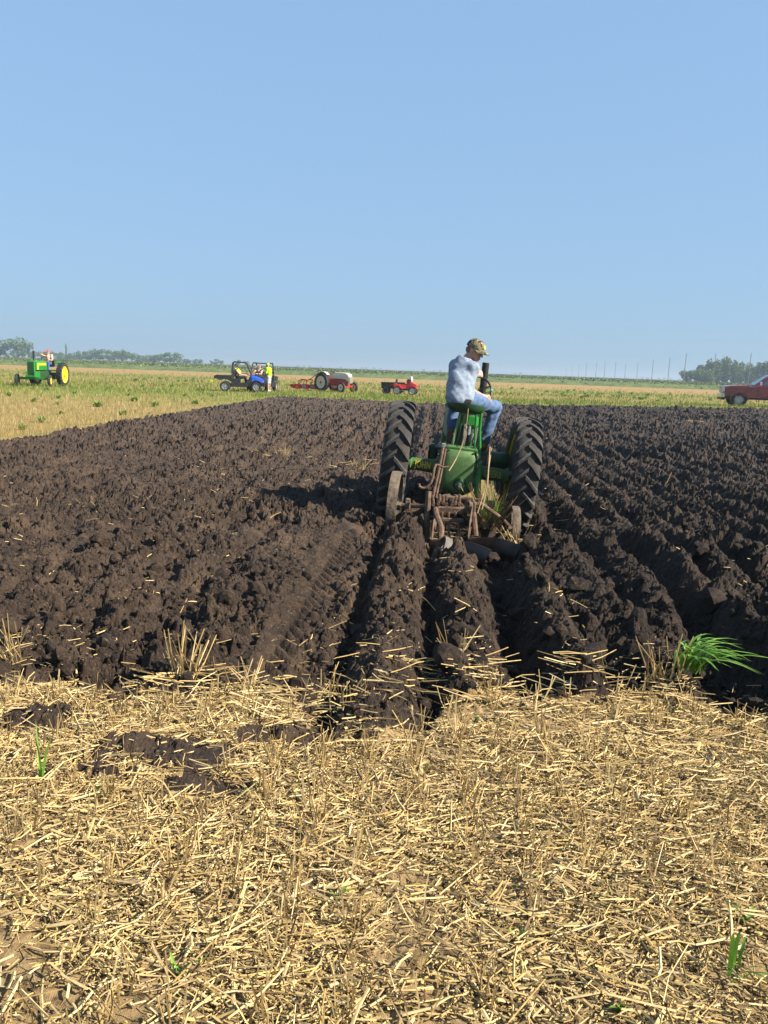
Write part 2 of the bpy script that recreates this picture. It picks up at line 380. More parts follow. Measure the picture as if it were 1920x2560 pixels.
# ------------------------------------------------------------------ ground sheets
def W(y): return .56*y+1.25
ys = [.4]
while ys[-1] < 75:
    y = ys[-1]; d = min(max(.00042*y*y, (.0115 if y > 3.3 else .03)), .36); ys.append(y+d)
ys = np.array(ys); NC = 830
us = np.linspace(-1, 1, NC)
GX = us[None, :]*W(ys)[:, None]; GY = np.repeat(ys[:, None], NC, 1)
GM = plough_mask(GX, GY); GZ = height(GX, GY, GM)
edge = np.minimum(np.minimum(sst(0, .02, 1-np.abs(us))[None, :], sst(75.2, 72, ys)[:, None]), sst(.4, .6, ys)[:, None])
GZ = GZ+GM*(rng.random(GZ.shape)-.5)*(1-.75*bump1(GX, -.80, .15)*(GY < 8.6))*np.clip(.0012*GY+.006, .008, .03)
GZ = GZ*edge
V = np.stack([GX, GY, GZ], -1).reshape(-1, 3)
i = np.arange(len(ys)-1)[:, None]*NC+np.arange(NC-1)[None, :]
Q = np.stack([i, i+1, i+NC+1, i+NC], -1).reshape(-1, 4)
fm = .25*(GM[:-1, :-1]+GM[1:, :-1]+GM[:-1, 1:]+GM[1:, 1:]).ravel() > .5
def sub(Q_, name, mat):
    u, inv = np.unique(Q_, return_inverse=True)
    return mesh_np(name, V[u], inv.reshape(-1, 4), mat, smooth=False)
field = tag(sub(Q[fm], 'plowed_field', SOIL), 'dark brown freshly plowed soil in furrows and clods', None, None, 'structure')
nearst = sub(Q[~fm], 'stubble_ground', STUB); tag(nearst, 'tan straw covered stubble ground beside the plowed soil', None, None, 'structure')
ye = ys[-1]; B = 5200
ov = [(-W(.4), .4, 0), (W(.4), .4, 0), (W(ye), ye, 0), (-W(ye), ye, 0), (-B, -B, 0), (B, -B, 0), (B, B, 0), (-B, B, 0)]
og = mesh_np('open_field', ov, np.array([(4, 5, 1, 0), (5, 6, 2, 1), (6, 7, 3, 2), (7, 4, 0, 3)]), STUB)
tag(og, 'flat tan and green stubble field reaching the horizon', None, None, 'structure')

# ------------------------------------------------------------------ straw
STRAW = M_island('straw', ((0, (.19, .12, .058)), (.14, (.45, .295, .115)), (.32, (.63, .44, .175)), (.56, (.74, .55, .265)), (.70, (.54, .385, .18)), (.80, (.23, .155, .085)), (.88, (.70, .49, .155)), (1, (.80, .64, .37))), rough=.75, spec=.15, trans=.12)
def stalks(P, D, ln, wd, th, bend=None):
    """P base points, D unit directions, lengths, widths, thickness -> verts, faces; three-sided stalks with one kink"""
    n = len(P); D = D/np.linalg.norm(D, axis=1)[:, None]
    upv = np.tile(np.array([0, 0, 1.]), (n, 1)); upv[np.abs(D[:, 2]) > .9] = (0, 1, 0)
    S = np.cross(D, upv); S /= np.linalg.norm(S, axis=1)[:, None]; N_ = np.cross(S, D)
    ra = rng.uniform(0, 2*np.pi, n)
    bend = rng.normal(0, .06, n) if bend is None else bend
    P1 = P+D*(ln*rng.uniform(.35, .65, n))[:, None]
    off = (S*np.cos(ra)[:, None]+N_*np.sin(ra)[:, None]*.5)*(bend*ln)[:, None]
    P1 = P1+off; P2 = P+D*ln[:, None]-off*.3
    vs = []
    for c, tp in ((P, 1.), (P1, .95), (P2, .8)):
        for a, bq in ((-1, -.4), (1, -.4), (0, .9)):
            vs.append(c+S*(wd*a*tp*.5)[:, None]+N_*(th*bq*tp)[:, None])
    Vv = np.stack(vs, 1).reshape(-1, 3); b = (np.arange(n)*9)[:, None]
    q = []
    for k in (0, 3):
        for a in range(3):
            q.append(np.concatenate([b+k+a, b+k+(a+1) % 3, b+k+3+(a+1) % 3, b+k+3+a], 1))
    return Vv, [np.concatenate(q), np.concatenate([np.concatenate([b+2, b+1, b], 1), np.concatenate([b+6, b+7, b+8], 1)])]
def dirs(yaw, pitch): return np.stack([np.cos(yaw)*np.cos(pitch), np.sin(yaw)*np.cos(pitch), np.sin(pitch)], -1)
def stalks2(P, D, ln, wd, th):
    """straight short pieces, three-sided"""
    n = len(P); upv = np.tile(np.array([0, 0, 1.]), (n, 1)); S = np.cross(D, upv); S /= np.linalg.norm(S, axis=1)[:, None]+1e-9; N_ = np.cross(S, D)
    rl = rng.uniform(-.8, .8, n)[:, None]; S, N_ = S*np.cos(rl)+N_*np.sin(rl), N_*np.cos(rl)-S*np.sin(rl)
    vs = []
    for c, tp in ((P, 1.), (P+D*ln[:, None], .85)):
        for a, bq in ((-1, -.4), (1, -.4), (0, .9)): vs.append(c+S*(wd*a*tp*.5)[:, None]+N_*(th*bq*tp)[:, None])
    Vv = np.stack(vs, 1).reshape(-1, 3); b = (np.arange(n)*6)[:, None]
    q = [np.concatenate([b+a, b+(a+1) % 3, b+3+(a+1) % 3, b+3+a], 1) for a in range(3)]
    return Vv, [np.concatenate(q), np.concatenate([np.concatenate([b+2, b+1, b], 1), np.concatenate([b+3, b+4, b+5], 1)])]
def litter_pts(n):
    y = rng.uniform(1.2**1.5, 4.7**1.5, n)**(1/1.5); x = rng.uniform(-1, 1, n)*(W(y)*.98)
    pm = plough_mask(x, y); dens = 1-pm*.965
    pat = fbm(x*1.3, y*1.6, 3, 101); pat2 = fbm(x*5, y*5, 2, 103)
    keep = rng.uniform(0, 1, n) < dens*np.clip(.76+1.25*pat+.6*pat2+.3*sst(-.5, 1., x)*sst(1.8, 3, y)-.25*sst(-.1, -1., x)*sst(2.8, 3.4, y), .10, 1)
    return x[keep], y[keep]
def slivers(P, D, ln, wd):
    n = len(P); S = np.stack([-D[:, 1], D[:, 0], rng.normal(0, .4, n)], -1); S /= np.linalg.norm(S, axis=1)[:, None]
    q = np.stack([P-S*wd[:, None]*.5, P+S*wd[:, None]*.5, P+D*ln[:, None]+S*wd[:, None]*.4, P+D*ln[:, None]-S*wd[:, None]*.4], 1)
    return q.reshape(-1, 3), np.arange(n*4).reshape(-1, 4)
def litter_yaw(n): return rng.normal(0, .8, n)+np.where(rng.uniform(0, 1, n) < .4, rng.uniform(-1.6, 1.6, n), 0)+np.pi*(rng.uniform(0, 1, n) < .5)
x, y = litter_pts(30000); n = len(x)
P = np.stack([x, y, height(x, y)+rng.uniform(.004, .030, n)], -1)
Vs, Fs = stalks(P, dirs(litter_yaw(n), rng.normal(.03, .18, n)), np.clip(rng.lognormal(math.log(.062), .55, n), .02, .24), np.clip(rng.lognormal(math.log(.0044), .4, n), .0018, .011), np.full(n, .0024), rng.normal(0, .10, n))
x, y = litter_pts(105000); n = len(x)
P = np.stack([x, y, height(x, y)+rng.uniform(.001, .022, n)], -1)
Vc, Fc = stalks2(P, dirs(litter_yaw(n), rng.normal(.02, .2, n)), np.clip(rng.lognormal(math.log(.027), .6, n), .006, .12), np.clip(rng.lognormal(math.log(.0047), .42, n), .0016, .012), np.full(n, .0018))
# standing stubble, drilled in rows
n2 = 6500
y2 = np.sqrt(rng.uniform(1.2**2, 4.3**2, n2)); x2 = np.round(rng.uniform(-1, 1, n2)*W(y2)/.19)*.19+.06*fbm(y2*.8, y2*0, 2, 9)+rng.normal(0, .022, n2)
k2 = (plough_mask(x2, y2) < .3) & (fbm(x2*1.5, y2*1.5, 3, 111) > -.15); x2, y2 = x2[k2], y2[k2]; n2 = len(x2)
P2 = np.stack([x2, y2, height(x2, y2)-.005], -1); D2 = np.stack([rng.normal(0, .28, n2), rng.normal(0, .28, n2), np.ones(n2)], -1)
V2, F2 = stalks(P2, D2, rng.uniform(.05, .15, n2), rng.uniform(.003, .0056, n2), np.full(n2, .0022), rng.normal(0, .03, n2))
# sparse straw in the turned soil
n3 = 2600
y3 = 3.7+10*rng.uniform(0, 1, n3)**1.8; x3 = rng.uniform(-1, 1, n3)*W(y3)
k3 = (plough_mask(x3, y3) > .6) & ((fbm(x3*1.1, y3*.7, 3, 121) > .22) | (rng.uniform(0, 1, n3) < .10)); x3, y3 = x3[k3], y3[k3]; n3 = len(x3)
P3 = np.stack([x3, y3, height(x3, y3)+.008], -1)
V3, F3 = stalks(P3, dirs(rng.uniform(0, 6.28, n3), rng.normal(.15, .3, n3)), np.clip(rng.lognormal(math.log(.06), .5, n3), .02, .2), rng.uniform(.004, .008, n3), np.full(n3, .003))
def join(parts):
    off = 0; Vv = []; Fq = []; Ft = []
    for a, f in parts: Vv.append(a); Fq.append(f[0]+off); Ft.append(f[1]+off); off += len(a)
    return np.concatenate(Vv), [np.concatenate(Fq), np.concatenate(Ft)]
x, y = litter_pts(120000); n = len(x)
P = np.stack([x, y, height(x, y)+rng.uniform(.001, .012, n)], -1)
Vh, Fh = slivers(P, dirs(litter_yaw(n), rng.normal(.05, .25, n)), rng.uniform(.006, .03, n), rng.uniform(.002, .006, n))
Va, Fa = join([(Vs, Fs), (Vc, Fc), (V2, F2), (V3, F3)])
Fa = [np.concatenate([Fa[0], Fh+len(Va)]), Fa[1]]; Va = np.concatenate([Va, Vh])
litter = tag(mesh_np('straw_litter', Va, Fa, STRAW), 'golden chopped straw and short stubble littering the near ground', 'straw', None, 'stuff')
# the largest stalks lying on top, piece by piece
protos = []
for k in range(8):
    n1 = 1; Vp, Fp = stalks(np.zeros((1, 3)), np.array([[1., 0, 0]]), np.array([1.]), np.array([.062]), np.array([.024]), np.array([random.uniform(-.07, .07)]))
    o = mesh_np('stalk', Vp, Fp, STRAW, litter); protos.append(o)
cnt = 0
while cnt < 240:
    yy = math.sqrt(random.uniform(1.75**2, 4.05**2)); xx = random.uniform(-.5, .5)*yy*1.02-.04*yy
    if float(plough_mask(np.array([xx]), np.array([yy]))[0]) > .5 and random.random() < .93: continue
    o = protos[cnt] if cnt < 8 else protos[cnt % 8].copy()
    if cnt >= 8: link(o, litter)
    o.location = (xx, yy, float(height(np.array([xx]), np.array([yy]))[0])+random.uniform(.016, .032))
    a = random.gauss(0, .9)+(math.pi if random.random() < .5 else 0); s = random.uniform(.07, .19)
    o.rotation_euler = (random.uniform(-.5, .5), random.gauss(-.05, .13), a); o.scale = (s, .13*random.uniform(.8, 1.25), .13)
    cnt += 1

# ------------------------------------------------------------------ clods
def ico(sub_):
    bm = bmesh.new(); bmesh.ops.create_icosphere(bm, subdivisions=sub_, radius=1); v = np.array([q.co[:] for q in bm.verts]); f = np.array([[q.index for q in p.verts] for p in bm.faces]); bm.free(); return v, f
IV1, IF1 = ico(1); IV2, IF2 = ico(2)
def clod_shapes(iv, k, amp):
    out = []
    for _ in range(k):
        q = np.random.default_rng(len(out)*13+k).normal(size=(7, 3)); q /= np.linalg.norm(q, axis=1)[:, None]
        d = np.ones(len(iv))
        for a in q: d = np.minimum(d, rng.uniform(.62, .95)/np.maximum(iv @ a, .05))
        out.append(iv*(d*(1+rng.normal(0, amp, len(iv))))[:, None])
    return out
def scatter(n, smin, smax, iv, fv, k, amp, ymax):
    yv = 1/rng.uniform(1/ymax, 1/3.5, n); xv = rng.uniform(-1, 1, n)*W(yv)*.97
    pmv = plough_mask(xv, yv); fld = fbm(xv*1.2, yv*.9, 3, 131)
    kp = (pmv > .5) & (rng.uniform(0, 1, n) < .55+fld*.9) & (np.abs(xv+.80) > .2); kp &= ~((np.abs(xv+.2) < .2) & (rng.uniform(0, 1, n) < .75))
    xv, yv = xv[kp], yv[kp]; n = len(xv)
    s = smin*(smax/smin)**(rng.uniform(0, 1, n)**2.2); s = np.maximum(s, .0013*yv)
    sh = clod_shapes(iv, k, amp); vs = []; fs = []; off = 0
    for j in range(n):
        e = Euler((rng.uniform(0, 6.28), rng.uniform(0, 6.28), rng.uniform(0, 6.28))).to_matrix(); A = np.array(e)
        v = (sh[j % k]*np.array([1, rng.uniform(.65, 1), rng.uniform(.5, .85)])) @ A.T*s[j]
        vs.append(v); fs.append(fv+off); off += len(v)
    vs = np.stack(vs); vs[:, :, 0] += xv[:, None]; vs[:, :, 1] += yv[:, None]; vs[:, :, 2] += (height(xv, yv)+s*.25)[:, None]
    return vs.reshape(-1, 3), np.concatenate(fs)
va, fa = scatter(30000, .007, .026, IV1, IF1, 10, .14, 26)
vb, fb = scatter(2600, .024, .048, IV2, IF2, 8, .09, 16)
crumbs = tag(mesh_np('soil_crumbs', np.concatenate([va, vb]), np.concatenate([fa, fb+len(va)]), SOIL, field), None, None, None, 'stuff')
bigs = [mesh_np('clod', v, IF2, SOIL, field) for v in clod_shapes(IV2, 9, .09)]
cnt = 0
fixed = [(-1.52, 6.1, .10), (-1.3, 5.35, .085), (-2.75, 6.9, .11), (-1.95, 7.3, .075), (.62, 4.35, .10), (.18, 4.3, .12), (.95, 4.55, .11), (1.25, 4.5, .09), (1.42, 5.4, .11), (2.1, 6.0, .12), (2.5, 7.6, .14), (1.2, 6.3, .1), (.35, 8.15, .07), (.7, 8.3, .09), (1.0, 7.9, .1), (1.25, 8.5, .09)]
while cnt < 260:
    if cnt < len(fixed): xx, yy, s = fixed[cnt]
    else:
        yy = 1/random.uniform(1/16, 1/3.9); xx = random.uniform(-.5, .56)*yy*1.05-.03*yy; s = random.uniform(.035, .075)
        if float(plough_mask(np.array([xx]), np.array([yy]))[0]) < .8 or -1. < xx < .02 and random.random() < .85: continue
        if random.random() < .35 and xx < -1: continue
    o = bigs[cnt] if cnt < 9 else bigs[cnt % 9].copy()
    if cnt >= 9: link(o, field)
    o.location = (xx, yy, float(height(np.array([xx]), np.array([yy]))[0])+s*.22)
    o.rotation_euler = (random.uniform(0, 6.28), random.uniform(0, 6.28), random.uniform(0, 6.28)); o.scale = (s, s*random.uniform(.6, .95), s*random.uniform(.55, .85)); cnt += 1

# ------------------------------------------------------------------ stubble and green volunteer growth further out
FARSTRAW = M_island('far_straw', ((0, (.34, .22, .085)), (.5, (.48, .32, .13)), (1, (.58, .42, .20))), rough=.7, spec=.2, trans=.2, scale=3)
GREEN = M_island('green_blades', ((0, (.09, .16, .02)), (.4, (.16, .25, .03)), (.75, (.27, .31, .05)), (1, (.36, .34, .08))), rough=.6, spec=.25, trans=.35, scale=4)
WEED = M_island('weed_leaves', ((0, (.10, .20, .03)), (.5, (.17, .30, .05)), (1, (.28, .40, .08))), rough=.5, spec=.35, trans=.3, scale=9)
def blades(xv, yv, hv, wv, lean=.25):
    n = len(xv); z0 = np.where((xv > -W(yv)) & (xv < W(yv)) & (yv < 72), .0, 0.)
    a = rng.uniform(0, 6.28, n); dx, dy = np.cos(a)*wv*.5, np.sin(a)*wv*.5
    lx, ly = rng.normal(0, lean, n)*hv, rng.normal(0, lean, n)*hv
    p = np.stack([np.stack([xv-dx, yv-dy, z0-.02], -1), np.stack([xv+dx, yv+dy, z0-.02], -1), np.stack([xv+dx*.7+lx*.5, yv+dy*.7+ly*.5, hv*.6], -1), np.stack([xv+lx, yv+ly, hv], -1), np.stack([xv-dx*.7+lx*.5, yv-dy*.7+ly*.5, hv*.6], -1)], 1)
    b = (np.arange(n)*5)[:, None]
    return p.reshape(-1, 3), [b+np.arange(5)[None, :]]
def farpts(n, y0, y1, k=.62):
    yv = 1/rng.uniform(1/y1, 1/y0, n); xv = rng.uniform(-k, k, n)*yv; return xv, yv
xv, yv = farpts(70000, 9, 150); kp = plough_mask(xv, yv) < .5; kp &= ~((np.abs(xv) < 8) & (yv < 40)); xv, yv = xv[kp], yv[kp]
pv, fv = blades(xv, yv, rng.uniform(.05, .17, len(xv)), np.maximum(.006, .00055*yv))
tag(mesh_np('standing_stubble', pv, fv, FARSTRAW), 'short golden stubble standing across the far field', 'stubble', None, 'stuff')
xv, yv = farpts(110000, 30, 130); kp = plough_mask(xv, yv) < .5
band = np.interp(yv+8*fbm(xv*.06, yv*.06, 2, 141), [30, 42, 46, 58, 64, 70, 78, 86, 95, 105, 120, 130], [.03, .2, 1, .8, .15, .7, .15, .8, .2, .1, .03, 0])
band = np.where((xv < -9) & (yv < 54), band*.5, band*1.25)
kp &= rng.uniform(0, 1, len(xv)) < band*np.clip(.8+1.2*fbm(xv*.35, yv*.2, 3, 143), 0, 1); xv, yv = xv[kp], yv[kp]
pv, fv = blades(xv, yv, rng.uniform(.08, .28, len(xv)), np.maximum(.008, .0006*yv), .35)
tag(mesh_np('volunteer_grass', pv, fv, GREEN), 'yellow green volunteer grass growing in strips beyond the plowed soil', 'grass', None, 'stuff')
# ------------------------------------------------------------------ rounded bodies (people): blended capsules and ellipsoids meshed as one surface
def sdf_mesh(name, prims, h, k, mat, parent=None, wrinkle=0., wscale=9., clip=None):
    pts = []
    for p in prims:
        if p[0] == 'c': pts += [np.array(p[1])-p[3], np.array(p[1])+p[3], np.array(p[2])-p[4], np.array(p[2])+p[4]]
        else: m = max(p[2]); pts += [np.array(p[1])-m, np.array(p[1])+m]
    pts = np.array(pts); lo = pts.min(0)-3*h-.01; hi = pts.max(0)+3*h+.01
    n = np.ceil((hi-lo)/h).astype(int)+1
    D = np.full(n, 1., np.float32); ax = [lo[i]+h*np.arange(n[i]) for i in range(3)]
    for p in prims:
        if p[0] == 'c': a, b = np.array(p[1], float), np.array(p[2], float); mg = max(p[3], p[4]); bl, bh = np.minimum(a, b)-mg, np.maximum(a, b)+mg
        else: a = np.array(p[1], float); mg = max(p[2]); bl, bh = a-mg, a+mg
        i0 = np.maximum(((bl-lo-k-3*h)/h).astype(int), 0); i1 = np.minimum(((bh-lo+k+3*h)/h).astype(int)+2, n)
        X, Y, Z = np.meshgrid(*[ax[i][i0[i]:i1[i]] for i in range(3)], indexing='ij')
        if p[0] == 'c':
            ab = b-a; L2 = max(ab @ ab, 1e-9)
            t = np.clip(((X-a[0])*ab[0]+(Y-a[1])*ab[1]+(Z-a[2])*ab[2])/L2, 0, 1)
            d = np.sqrt((X-a[0]-t*ab[0])**2+(Y-a[1]-t*ab[1])**2+(Z-a[2]-t*ab[2])**2)-(p[3]+(p[4]-p[3])*t)
        else:
            rm = np.eye(3) if len(p) < 4 or p[3] is None else np.array(p[3])     # rows are the ellipsoid's axes
            q = [(X-a[0])*rm[i][0]+(Y-a[1])*rm[i][1]+(Z-a[2])*rm[i][2] for i in range(3)]; r = p[2]
            k0 = np.sqrt(sum((q[i]/r[i])**2 for i in range(3))); k1 = np.sqrt(sum((q[i]/r[i]**2)**2 for i in range(3)))+1e-6
            d = k0*(k0-1)/k1
        S = D[i0[0]:i1[0], i0[1]:i1[1], i0[2]:i1[2]]
        hh = np.maximum(k-np.abs(S-d), 0)/k
        S[...] = np.minimum(S, d)-hh*hh*k*.25
    if clip is not None:
        X, Y, Z = np.meshgrid(*ax, indexing='ij')
        for cp, cn in clip:
            cn = np.array(cn)/np.linalg.norm(cn); D = np.maximum(D, (X-cp[0])*cn[0]+(Y-cp[1])*cn[1]+(Z-cp[2])*cn[2])
    if wrinkle:
        X, Y, Z = np.meshgrid(*ax, indexing='ij')
        D = D+wrinkle*((vnoise((X*.9+Z*.8+Y*.3)*wscale, (Y*.8-Z*.5+X*.6)*wscale*2.1, 3)-.5)*1.7+(vnoise((X-Z*1.1)*wscale*1.9, (Y+Z*.9)*wscale*1.2, 9)-.5))
    ins = D < 0
    c = [ins[i:n[0]-1+i, j:n[1]-1+j, l:n[2]-1+l] for i in (0, 1) for j in (0, 1) for l in (0, 1)]
    s = sum(q.astype(np.int8) for q in c); act = (s > 0) & (s < 8)
    idx = np.full(act.shape, -1, np.int64); A = np.argwhere(act); idx[act] = np.arange(len(A))
    acc = np.zeros((len(A), 3)); cnt = np.zeros(len(A))
    cor = [np.array(q) for q in ((0, 0, 0), (0, 0, 1), (0, 1, 0), (0, 1, 1), (1, 0, 0), (1, 0, 1), (1, 1, 0), (1, 1, 1))]
    vals = [D[A[:, 0]+q[0], A[:, 1]+q[1], A[:, 2]+q[2]] for q in cor]
    for a in range(8):
        for b in range(a+1, 8):
            if np.abs(cor[a]-cor[b]).sum() != 1: continue
            va, vb = vals[a], vals[b]; m = (va < 0) != (vb < 0)
            t = np.where(m, va/np.where(va == vb, 1, va-vb), 0)
            acc += np.where(m[:, None], cor[a]+(cor[b]-cor[a])*t[:, None], 0); cnt += m
    Vv = lo+(A+acc/cnt[:, None])*h
    quads = []
    for axn in range(3):
        o1, o2 = [(1, 2), (2, 0), (0, 1)][axn]
        sl0 = [slice(1, n[i]-1) for i in range(3)]; sl1 = list(sl0); sl0[axn] = slice(0, n[axn]-1); sl1[axn] = slice(1, n[axn])
        a, b = ins[tuple(sl0)], ins[tuple(sl1)]; E_ = np.argwhere(a != b)
        if not len(E_): continue
        fl = a[E_[:, 0], E_[:, 1], E_[:, 2]]
        base = E_+1; base[:, axn] -= 1
        def cell(d1, d2):
            q = base.copy(); q[:, o1] += d1; q[:, o2] += d2; return idx[q[:, 0], q[:, 1], q[:, 2]]
        q = np.stack([cell(-1, -1), cell(0, -1), cell(0, 0), cell(-1, 0)], -1)
        q[~fl] = q[~fl][:, ::-1]; quads.append(q[(q >= 0).all(1)])
    return mesh_np(name, Vv, [np.concatenate(quads)], mat, parent, smooth=True)
def frame(g, upv=(0, 0, 1)):
    g = Vector(g).normalized(); s = g.cross(Vector(upv)).normalized(); u = s.cross(g); return g, s, u
def at(c, fr, a, b, d):   # forward, right, up offsets
    g, s, u = fr; return tuple(Vector(c)+g*a+s*b+u*d)
def hand_prims(wr, fr, s=1., curl=.5, thumb=1):
    """palm and five bent fingers; fr = (finger direction, across the knuckles towards the thumb side, back of hand)"""
    g, a, n = fr; wr = Vector(wr); P = []
    pc = wr+g*.05*s
    P.append(('c', tuple(wr), tuple(pc), .027*s, .03*s)); 
    for k in range(4): P.append(('c', tuple(wr+a*(.018-.012*k)*s), tuple(wr+g*.085*s+a*(.033-.022*k)*s), .016*s, .0125*s))
    for k, L in enumerate((.072, .080, .075, .058)):
        b = wr+g*.088*s+a*(.033-.022*k)*s; L *= s
        d1 = (g*math.cos(curl)-n*math.sin(curl)); p1 = b+d1*L*.5
        d2 = (g*math.cos(curl*2.2)-n*math.sin(curl*2.2)); p2 = p1+d2*L*.3
        d3 = (g*math.cos(curl*3.1)-n*math.sin(curl*3.1)); p3 = p2+d3*L*.26
        P += [('c', tuple(b), tuple(p1), .0098*s, .009*s), ('c', tuple(p1), tuple(p2), .009*s, .0083*s), ('c', tuple(p2), tuple(p3), .0083*s, .0072*s)]
    t0 = wr+g*.028*s+a*.026*s; t1 = t0+(g*.6+a*.75-n*.25)*.04*s; t2 = t1+(g*.9+a*.2-n*.4)*.034*s
    P += [('c', tuple(t0), tuple(t1), .015*s, .0115*s), ('c', tuple(t1), tuple(t2), .0115*s, .009*s)]
    return P
SKIN = M('skin', (.50, .26, .175), .5, var=.1, scale=14, col2=(.56, .33, .24))
def head_prims(c, fr, s=1.):
    g, sd_, u = fr; rows = [list(sd_), list(g), list(u)]
    e = lambda a, b, d, r: ('e', at(c, fr, a*s, b*s, d*s), tuple(q*s for q in r), rows)
    return [e(-.008, 0, .02, (.075, .095, .098)), e(.018, 0, -.045, (.058, .068, .062)), e(.05, 0, -.088, (.03, .028, .022)),
            ('c', at(c, fr, .088*s, 0, .012*s), at(c, fr, .108*s, 0, -.024*s), .010*s, .014*s), e(.074, .026, .012, (.02, .018, .014)), e(.074, -.026, .012, (.02, .018, .014)),
            e(.078, 0, -.058, (.024, .012, .006)), e(.077, 0, -.07, (.02, .012, .007)), e(.07, 0, .045, (.05, .02, .012)),
            e(-.005, .078, -.005, (.010, .020, .032)), e(-.005, -.078, -.005, (.010, .020, .032))]
def cap_parts(c, fr, s, crown_mat, bill_mat, parent, badge=None, name='cap'):
    g, sd_, u = fr; mb = MB(); rings = []
    for k in range(8):
        t = k/7*math.pi/2*.98; r = math.cos(t); z = math.sin(t)*.105
        rings.append([at(c, fr, (-.008+.106*r*math.cos(q))*s, .086*r*math.sin(q)*s, (.035+z+.012*math.cos(q)*r*0)*s) for q in [2*math.pi*j/20 for j in range(20)]])
    mb.loft(rings); o = mb.build(name, crown_mat, parent, smooth=True)
    mb = MB(); A = []; Bq = []
    for j in range(11):
        q = -1.15+2.3*j/10; x0, y0 = .098*math.cos(q), .086*math.sin(q); ext = .078*math.cos(q*1.05)**.6 if abs(q) < 1.4 else 0
        dz = -.018*(y0/.08)**2
        A.append([at(c, fr, (x0-.01)*s, y0*s, (.04+dz)*s), at(c, fr, (x0+ext)*s, y0*1.02*s, (.028+dz*1.5)*s), at(c, fr, (x0+ext)*s, y0*1.02*s, (.022+dz*1.5)*s), at(c, fr, (x0-.01)*s, y0*s, (.032+dz)*s)])
    mb.loft(A); mb.build('bill', bill_mat, o, smooth=True)
    if badge:
        mb = MB(); mb.box((0, 0, 0), (.05*s, .012*s, .04*s), bev=.005)
        b = mb.build('badge', badge, o); g2 = (Vector(g)*.75+Vector(u)*.35).normalized()
        b.matrix_local = Matrix.Translation(at(c, fr, .090*s, 0, .075*s)) @ Matrix((list(sd_), list(g), list(u))).transposed().to_4x4() @ Matrix.Rotation(R(28), 4, 'X')
    return o

# ------------------------------------------------------------------ materials for machines
JDG = M('faded_green_paint', (.078, .165, .046), .55, var=.28, scale=7, dirt=.35, dirtcol=(.14, .155, .08), dscale=8, spec=.3, bump=.12, bscale=35)
JDG2 = M('bright_green_paint', (.022, .21, .026), .32, var=.15, scale=5, dirt=.12, spec=.5)
JDK = M('dark_green_paint', (.02, .068, .022), .45, var=.25, scale=5, dirt=.2, dirtcol=(.07, .075, .045), spec=.4)
JDY = M('yellow_paint', (.72, .50, .015), .4, var=.12, scale=6, dirt=.2, spec=.45)
RUB = M('worn_rubber', (.034, .032, .031), .78, var=.25, scale=9, dirt=.5, dirtcol=(.095, .076, .058), dscale=6, spec=.25, bump=.15, bscale=60)
LUGM = M('worn_tread_rubber', (.055, .051, .048), .7, var=.3, scale=14, dirt=.35, dirtcol=(.10, .085, .068), dscale=9, spec=.25)
RUST = M('rusty_iron', (.085, .046, .028), .9, var=.45, scale=16, col2=(.165, .10, .062), dirt=.38, dirtcol=(.17, .12, .08), bump=.3, bscale=50)
MUDW = M('muddy_wheel_iron', (.075, .055, .038), .9, var=.4, scale=12, col2=(.17, .125, .085), dirt=.4, dirtcol=(.19, .145, .098), bump=.5, bscale=30)
STEEL = M('worn_steel', (.34, .32, .30), .45, .6, var=.3, scale=10, dirt=.3)
DSTEEL = M('soil_polished_steel', (.035, .03, .03), .35, .7, var=.4, scale=6, dirt=.4, dirtcol=(.045, .033, .026))
BLK = M('black_paint', (.016, .016, .017), .5, var=.3, scale=8, dirt=.15, dirtcol=(.07, .06, .05))
ROPE = M('tan_rope', (.34, .23, .12), .85, var=.25, scale=60)
GREYP = M('grey_cast_iron', (.20, .20, .19), .6, var=.25, scale=8, dirt=.3)

# ------------------------------------------------------------------ the ploughing tractor
tr = thing('tractor', 'green row crop tractor pulling a plow, tall lugged tyres, driver on its seat', 'tractor', (.29, 9.95, -.19), (0, R(5.5), 0))
AX = .685; TW = .735
tp = [(-.10, .478), (-.128, .49), (-.148, .53), (-.152, .575), (-.142, .615), (-.115, .642), (-.06, .655), (0, .659), (.06, .655), (.115, .642), (.142, .615), (.152, .575), (.148, .53), (.128, .49), (.10, .478)]
lugm = {}
def lug_mesh(s):
    mb = MB(); rings = []
    for x, r, tp_ in ((-.012, .689, 1.), (.03, .690, 1), (.075, .688, 1), (.115, .680, 1.05), (.143, .660, 1.15), (.155, .615, 1.2)):
        a0 = -.235*max(x, 0)/.145-.0; hw = .0185*tp_; bw = .034*tp_; dn = .045
        q = []
        for w_, rr in ((-bw, r-dn), (-hw, r), (hw, r), (bw, r-dn)):
            a = a0+w_/.67; q.append((s*x, -rr*math.cos(a), rr*math.sin(a)))
        rings.append(q)
    mb.loft(rings); return mb
